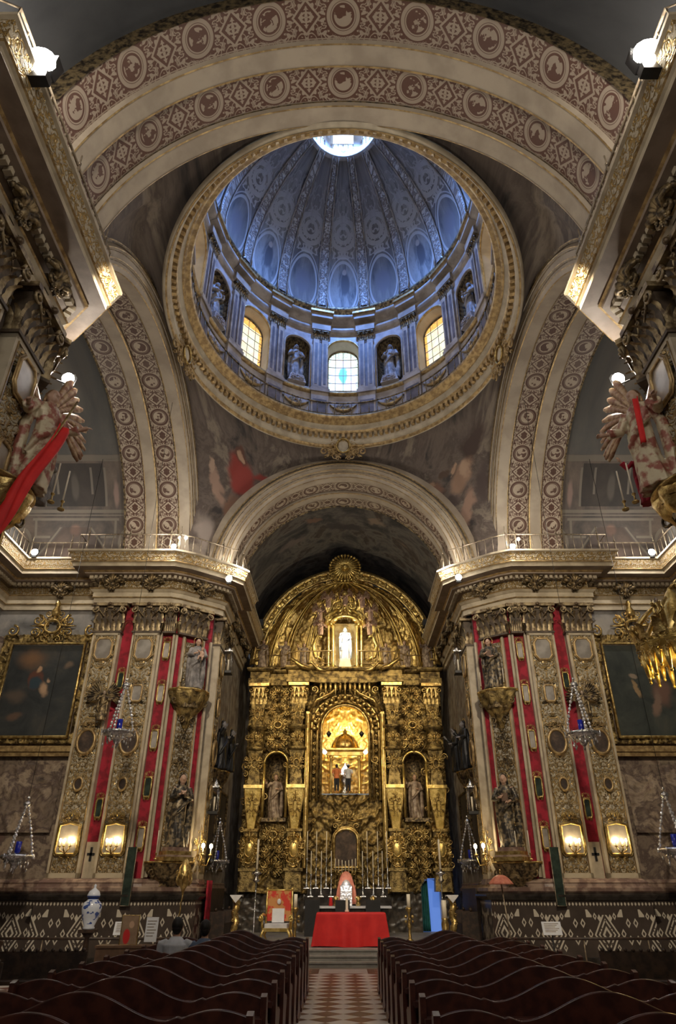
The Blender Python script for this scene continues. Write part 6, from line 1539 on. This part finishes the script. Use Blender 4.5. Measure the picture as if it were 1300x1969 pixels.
# gilt twisted stands with white veils
for x, lb in ((-3.12, 'left'), (3.18, 'right')):
    t = thing('gilded_stand', 'gilded twisted column stand with white cloth on top, %s of the presbytery' % lb, 'stand', (x, 22.4, Z0))
    b = MB(); b.lathe([(.16, 0), (.18, .05), (.11, .1)], 0, 0, 14)
    b.tube([(.03*cos(i*.9), .03*sin(i*.9), .08+i*.06) for i in range(18)], [.085+.02*(i % 2) for i in range(18)], 10)
    for k in range(8): scroll(b, .06*(-1)**k, .2+.12*k, .05, 1.2, 0, (-1)**k, -.09, .014, n=8)
    b.out('twisted_column', 'gold', t)
    b = MB(); b.add([(-.17, -.17, 1.18), (.17, -.17, 1.18), (.17, .17, 1.18), (-.17, .17, 1.18), (-.17, -.18, 1.16), (.17, -.18, 1.16), (0, -.18, .98), (.17, .17, 1.12), (-.17, .17, 1.12)], [(0, 1, 2, 3), (4, 6, 5), (0, 4, 5, 1), (0, 3, 8, 4), (1, 5, 7, 2)]); o = b.out('white_veil', 'white_cloth', t)
    o.modifiers.new('thickness', 'SOLIDIFY').thickness = .01
# processional silver candle staffs
for x, y, lb in ((-2.62, 22.8, 'left of the throne'), (2.95, 22.8, 'in front of the blue doorway')):
    t = thing('processional_candle', 'tall white candle in silver staff holder, %s' % lb, 'candle staff', (x, y, Z0))
    b = MB(); b.lathe([(.14, 0), (.15, .03), (.03, .08), (.014, .12), (.014, 1.55)], 0, 0, 10); b.out('staff', 'silver', t)
    b = MB(); b.lathe([(.02, 1.5), (.10, 1.56), (.05, 1.62), (.06, 1.7), (.13, 1.74), (.12, 1.78), (.05, 1.8), (.035, 1.86)], 0, 0, 14)
    for i in range(6): a = 2*pi*i/6; scroll(b, .11*cos(a), 1.74, .035, 1.2, 0, 1, .11*sin(a), .01, n=6)
    b.out('holder', 'silver', t)
    b = MB(); b.lathe([(.034, 1.86), (.030, 2.65), (0, 2.68)], 0, 0, 10); b.out('candle', 'wax', t)
for x, y, lb in ((-1.42, 22.9, 'left'), (1.95, 22.9, 'right')):
    t = thing('candle_stand', 'dark and gilt stand with thick pale candle to the %s of the red altar' % lb, 'candle stand', (x, y, Z0))
    b = MB(); b.lathe([(.16, 0), (.05, .08), (.035, .3), (.07, .4), (.03, .5), (.03, .7), (.08, .78), (.1, .84), (.06, .86)], 0, 0, 12)
    for e in (-1, 1): b.sph((e*.10, 0, .62), .05, 8); b.sph((e*.10, 0, .5), .045, 8); b.sph((0, e*.1, .56), .045, 8)
    b.out('stand', 'gold', t); b = MB(); b.lathe([(.055, .86), (.055, 1.2), (0, 1.2)], 0, 0, 12); b.out('candle', 'wax', t)
t = thing('olive_candle', 'thick olive candle on a short gilt stand near the blue doorway', 'candle', (2.92, 22.9-.6, Z0)); b = MB(); b.lathe([(.15, 0), (.12, .1), (.06, .2), (.11, .45), (.07, .55), (.1, .6)], 0, 0, 12); b.out('stand', 'gold', t); b = MB(); b.lathe([(.07, .6), (.07, 1.05), (0, 1.05)], 0, 0, 12); b.out('candle', 'wax', t)
# ceremonial umbrella and gilt lantern on staffs
t = thing('ceremonial_umbrella', 'half-closed red and gold ceremonial umbrella on a tall pole at the right pier', 'umbrella', (4.1, 19.0, 0), 0)
b = MB(); b.tube([(0, 0, 0), (-.12, .1, 1.75)], .018, 7); b.out('pole', 'iron', t)
b = MB()
def um(u, v):
    a = 2*pi*u; r = .04+.24*v**.8+.03*cos(a*8)*v; return (-.12+r*cos(a), .1+r*sin(a), 1.93-.20*v**1.5)
b.grid(um, 48, 8); o = b.out('canopy', 'salmon', t); o.modifiers.new('thickness', 'SOLIDIFY').thickness = .01
b = MB(); b.tube([(-.12, .1, 1.9), (-.12, .1, 2.02)], .012, 6); b.sph((-.12, .1, 2.04), .025, 8); b.out('finial', 'gold', t)
t = thing('processional_bell_staff', 'ornate gilt bell-shaped lantern on a twisted staff at the left pier', 'staff', (-4.0, 19.0, 0), 0)
b = MB(); b.tube([(-.1+.1*i/24+.008*cos(i*1.4), .0+.008*sin(i*1.4), 1.55*i/24) for i in range(25)], .018, 6); b.out('staff', 'gold', t)
b = MB(); b.lathe([(.02, 1.5), (.05, 1.62), (.12, 1.72), (.17, 1.86), (.19, 1.95), (.14, 2.0), (.15, 2.1), (.06, 2.25), (.03, 2.3)], 0, 0, 16)
for i in range(8): a = 2*pi*i/8; scroll(b, .17*cos(a), 1.98, .06, 1.2, pi/2, 1, .17*sin(a), .016, n=8); b.tube([(.18*cos(a), .18*sin(a), 1.95), (.2*cos(a), .2*sin(a), 1.8), (.14*cos(a), .14*sin(a), 1.7)], .014, 5)
b.out('lantern_head', 'gold', t)
# small doorway in the altarpiece socle
b = MB(); x0 = AX+3.12
b.add([(x0-.42, AY+.6, .3), (x0+.42, AY+.6, .3), (x0+.42, AY+.6, 2.1), (x0-.42, AY+.6, 2.1)], [(0, 1, 2, 3)]); struct(b.out('window_10', 'door_day'))  # added glowing sheet stands in for the bright blue room beyond the doorway
b = MB(); o_ = [(-.36, 0)]+[(-.36*cos(pi*i/12), 1.3+.36*sin(pi*i/12)) for i in range(13)]+[(.36, 0)]; L = len(o_)
b.add([(x0+x, AY-.05, Z0+z) for x, z in o_]+[(x0+x, AY+.5, Z0+z) for x, z in o_], [(i, i+1, L+i+1, L+i) for i in range(L-1)]); struct(b.out('door_1', 'white_cloth'))
b = MB(); b.grid(lambda u, v: (x0-.36+.26*u+.05*v*u, AY+.25+.03*sin(u*26), Z0+1.62-1.6*v), 24, 6); o = b.out('teal_curtain', 'teal', None, label='teal curtain drawn to the left of the small arched doorway', cat='curtain'); o.modifiers.new('thickness', 'SOLIDIFY').thickness = .01
# confessional-like dark cabinets beside the chancel
for s in (1, -1):
    t = thing('dark_wooden_stall', 'dark carved wooden stall against the %s chancel wall' % SIDE[s], 'stall', (-s*3.75, 24.0, Z0))
    b = MB(); b.box(-.28, .28, -1.3, 1.3, 0, .45); b.box(-.3, -.2, -1.3, 1.3, .45, 1.35) if s > 0 else b.box(.2, .3, -1.3, 1.3, .45, 1.35); b.out('bench', 'wood_dull', t)
    for y in (-1.3, 0, 1.3): b = MB(); b.box(-.28, .28, y-.03, y+.03, 0, .75); b.sph((0, y, .8), .05, 8); b.out('arm_panel', 'wood_dull', t)
t = thing('crimson_curtain', 'crimson curtain hanging by the left corner of the chancel', 'curtain', (-3.95, 22.3, Z0)); b = MB(); b.grid(lambda u, v: (.04*sin(u*22), -.35+.7*u, 1.55-1.5*v), 30, 4); o = b.out('cloth', 'red', t); o.modifiers.new('thickness', 'SOLIDIFY').thickness = .01
# ================================================================ PEWS
def pew_back(L=2.5):
    b = MB(); n = 90; top = []
    for i in range(n+1):
        u = i/n; c = abs(u-.5)*2
        # large central hump, cusped dip, smaller side humps, low end
        if c < .52: z = .86+.085*cos(c/.52*pi)
        elif c < .60: z = .775+.035*(c-.52)/.08
        else: z = .79+.05*sin((c-.60)/.40*pi)**1
        top.append((u*L, z))
    poly = [(0, .42)]+top+[(L, .42)]
    N = len(top); vs = []
    for y in (-.014, .014):
        for x, z in top: vs.append((x, y+(z-.45)*.10, z)); vs.append((x, y, .42))
    K = 2*N; fs = []
    for i in range(N-1):
        a = 2*i; fs += [(a+1, a+3, a+2, a), (K+a+1, K+a, K+a+2, K+a+3), (a, a+2, K+a+2, K+a), (a+1, K+a+1, K+a+3, a+3)]
    fs += [(0, K, K+1, 1), (2*N-2, 2*N-1, K+2*N-1, K+2*N-2)]
    b.add(vs, fs, False)
    b.tube([(x, (z-.45)*.10, z) for x, z in top], .014, 6)
    return b
def pew_end():
    p = [(-.48, 0), (-.48, .10), (-.36, .16), (-.34, .42), (-.42, .50), (-.44, .56), (-.30, .60), (-.14, .60), (-.07, .66), (-.03, .80), (.02, .85), (.09, .83), (.10, .72), (.07, .5), (.08, .14), (.14, .08), (.14, 0)]
    return p
pw = None; PL = 2.5
rows = [14.45-.95*i for i in range(11)]
ordn = ('first', 'second', 'third', 'fourth', 'fifth', 'sixth', 'seventh', 'eighth', 'ninth', 'tenth', 'eleventh')
for i, y in enumerate(rows):
    for s in (1, -1):
        x0 = .66 if s < 0 else -.66-PL
        lb = 'polished dark wooden pew, %s row from the altar, %s of the aisle' % (ordn[i], 'right' if s < 0 else 'left'); gp = 'church pews'
        if pw is None:
            pw = thing('church_pew', lb, 'pew', (x0, y, 0), 0, gp)
            pew_back(PL).out('backrest', 'wood', pw)
            b = MB(); b.box(.0, PL, .02, .44, .40, .44); b.out('seat', 'wood', pw)      # seat on the altar side of the back? people face +y
            b = MB(); b.box(0, PL, -.22, .02, .66, .69); b.box(0, PL, -.225, -.205, .655, .70); b.out('book_ledge', 'wood', pw)
            b = MB(); b.box(0, PL, -.50, -.34, .14, .18); b.out('kneeler', 'wood', pw)
            for e in (0, PL):
                b = MB(); b.prism([(-q[0], q[1]) for q in pew_end()], e-.025, e+.025, 'x')
                b.box(e-.035, e+.035, -.12, .5, 0, .05); b.out('end_panel', 'wood', pw)
            b = MB(); b.box(0, PL, -.01, .01, .10, .42); b.out('lower_rail', 'wood', pw)
        else: dup(pw, (x0, y, 0), label=lb)
person('person', 'person in a white shirt with dark hair seated in the left pews', 1.62, 'shirt_white', 'navy', 'sit', (-2.55, 12.0, 0), pi)
person('person', 'person in a slate blue shirt seated in the left pews, nearer the aisle', 1.58, 'shirt_blue', 'navy', 'sit', (-2.12, 12.0, 0), pi)
# sideways benches in the transepts
for s in (1, -1):
    n = SIDE[s]
    for j, (x, y, rz, lb) in enumerate(((-5.75, 12.9, 6, 'behind the other bench'), (-6.2, 10.7, 10, 'closest to the viewer'))):
        t = thing('carved_bench', 'long dark carved bench set aslant in the %s transept, %s' % (n, lb), 'bench', (s*x, y, 0), s*R(rz))
        b = MB(); b.box(-1.5, 1.5, -.25, .2, .30, .35); b.out('seat', 'wood_dull', t)
        b = MB(); b.box(-1.5, 1.5, .18, .23, .35, .72)
        for i in range(24): b.sph((-1.44+.125*i, .2, .73), .035, 6)
        b.out('backrest', 'wood_dull', t)
        for e in (-1.45, 0, 1.45):
            for yy in (-.2, .2): b = MB(); b.lathe([(.04, 0), (.03, .06), (.045, .2), (.03, .30)], e, yy, 8); b.out('leg', 'wood_dull', t)
    rl = thing('barrier_rail', 'thin dark handrail on posts before the inlaid marble of the %s pier' % n, 'railing', (s*-6.3, 18.3, 0))
    b = MB(); b.tube([(-2.4, 0, .62), (2.3, 0, .62)], .03, 8); b.out('rail', 'wood_dull', rl)
    for e in (-2.3, -.7, .8, 2.2): b = MB(); b.tube([(e, 0, 0), (e, 0, .6)], .018, 6); b.out('post', 'iron', rl)
# porcelain jar
m, b_ = new_mat('blue_white_porcelain'); x, y, z = coords('Object'); a_ = nz(comb(x, z, y), 9, 3); put(b_, 'Base Color', mixc(mx(mn(a_ > .56, mn(z > .1, z < .5)), mx(abs(z-.60) < .035, mn(abs(z-.52) < .03, a_ > .48))), (.62, .66, .74), (.05, .09, .30))); put(b_, 'Roughness', .15); M['porcelain'] = m
t = thing('porcelain_jar', 'blue and white lidded porcelain jar on a stand, left of the pews', 'jar', (-5.55, 17.0, .86))
b = MB(); b.lathe([(.12, 0), (.13, .03), (.11, .06), (.19, .25), (.215, .40), (.19, .50), (.12, .55), (.12, .60)], 0, 0, 24); b.out('body', m, t)
b = MB(); b.lathe([(.14, .60), (.14, .65), (.11, .72), (.04, .77), (.02, .80), (.035, .83), (0, .87)], 0, 0, 20); b.out('lid', m, t)
t = thing('jar_stand', 'dark wooden column stand under the porcelain jar', 'stand', (-5.55, 17.0, 0)); b = MB(); b.box(-.2, .2, -.2, .2, 0, .06); b.lathe([(.1, .06), (.06, .15), (.08, .4), (.05, .7), (.14, .8)], 0, 0, 12); b.box(-.17, .17, -.17, .17, .8, .86); b.out('column', 'wood_dull', t)
# information cards on stands
def card(label, x, y, z, w, h, stand=True, tilt=18):
    t = thing('info_card', label, 'sign', (x, y, 0)); b = MB(); b.box(-w/2, w/2, -.01, .01, -h/2, h/2, Matrix.Translation((0, 0, z)) @ Matrix.Rotation(R(-tilt), 4, 'X')); o = b.out('card', 'paper', t)
    b = MB()
    for i in range(6): b.box(-w*.38, w*(.38-.1*(i % 3)), -.013, -.011, h*(.34-.12*i)-.006, h*(.34-.12*i)+.006, Matrix.Translation((0, 0, z)) @ Matrix.Rotation(R(-tilt), 4, 'X'))
    b.out('printed_lines', 'iron', o)
    if stand: b = MB(); b.lathe([(.12, 0), (.12, .02), (.018, .04), (.018, z-.05)], 0, .03, 10); b.out('stand', 'black', t)
card('white information sheet on a stand before the inlaid marble of the left pier', -4.85, 17.2, .87, .40, .26)
card('white information sheet on a stand before the inlaid marble of the right pier', 4.6, 17.2, .87, .42, .26)
t = thing('wooden_desk', 'plain brown wooden desk beside the two seated visitors', 'desk', (-4.1, 15.6, 0)); b = MB(); b.box(-.75, .45, -.2, .25, .62, .66); b.box(-.73, .43, -.18, .23, .3, .62); b.out('top', 'plank', t)
for e in (-.68, .38): b = MB(); b.box(e-.04, e+.04, -.16, .2, 0, .3); b.out('leg', 'plank', t)
t = card('upright white notice sheet on the brown desk', -3.83, 15.6, .92, .24, .42, False, 4)
t = thing('framed_icon', 'small picture of a figure in red standing on the brown desk', 'picture', (-4.28, 15.65, .66)); b = MB(); b.box(-.16, .16, -.01, .01, 0, .5); o = b.out('picture', 'icon', t) if 'icon' in M else b.out('picture', 'portrait', t)
M['icon'] = fresco('red_figure_icon', [(.3, (.18, .11, .07)), (.7, (.32, .22, .14))], 4, [(-.05, .14, .08, .15, 0, (.55, .02, .02), .3), (.03, .34, .06, .07, 0, (.5, .33, .22), .3)], warp=.03)
o.data.materials.clear(); o.data.materials.append(M['icon']); b = MB(); b.tube([(-.17, 0, 0), (.17, 0, 0), (.17, 0, .5), (-.17, 0, .5), (-.17, 0, 0)], .014, 5, cap=False); b.out('frame', 'gold', t)
t = thing('small_table', 'small table with white cloth at the far left', 'table', (-6.85, 14.2, 0)); b = MB(); b.box(-.35, .35, -.3, .3, .70, .74); b.box(-.36, .36, -.31, -.30, .50, .74); b.out('white_cloth', 'white_cloth', t)
for e in (-.3, .3): b = MB(); b.box(e-.03, e+.03, -.25, .25, 0, .7); b.out('leg', 'wood_dull', t)
t = thing('brown_board', 'tall brown board leaning at the far left among the benches', 'board', (-5.55, 11.9, 0)); b = MB(); b.box(-.17, .17, -.02, .02, 0, 1.0, Matrix.Rotation(R(14), 4, 'Y')); o = b.out('board', 'plank', t)
b = MB()
for z in (.32, .36, .42, .75, .79): b.box(-.05, .07, -.023, -.021, z, z+.02, Matrix.Rotation(R(14), 4, 'Y'))
b.out('paper_strips', 'paper', o)
t = thing('flower_pot', 'white and red pot at the far left edge below the small table', 'pot', (-6.35, 13.4, .44+.0)); b = MB(); b.lathe([(.08, 0), (.13, .12), (.12, .22), (.1, .22)], 0, 0, 14); b.out('pot', 'white_cloth', t); b = MB(); b.sph((.02, -.03, .2), .1, 10, (1, 1, .6)); b.out('red_flowers', 'red_cloth', t)

# brackets that hold the flood lamps off the near piers
for c in [o for o in bpy.data.objects if o.name.startswith('flood_lamp')]:
    if abs(c.location.y-9.3) < .01: b = MB(); q = -1 if c.location.x > 0 else 1; b.tube([(0, 0, -.1), (-q*.25, -.3, -.15), (-q*.3, -.55, .05)], .012, 5); b.out('bracket', 'black', c)

for q in (1, -1):
    t = thing('projector', 'small black spotlight box at the %s end of the chancel cornice' % SIDE[q], 'lamp', (-q*3.5, 26.6, 11.18)); b = MB(); b.box(-.14, .14, -.2, .2, .06, .34); b.out('housing', 'black', t); b = MB(); b.tube([(0, 0, 0), (0, 0, .08)], .03, 6); b.out('foot', 'black', t)
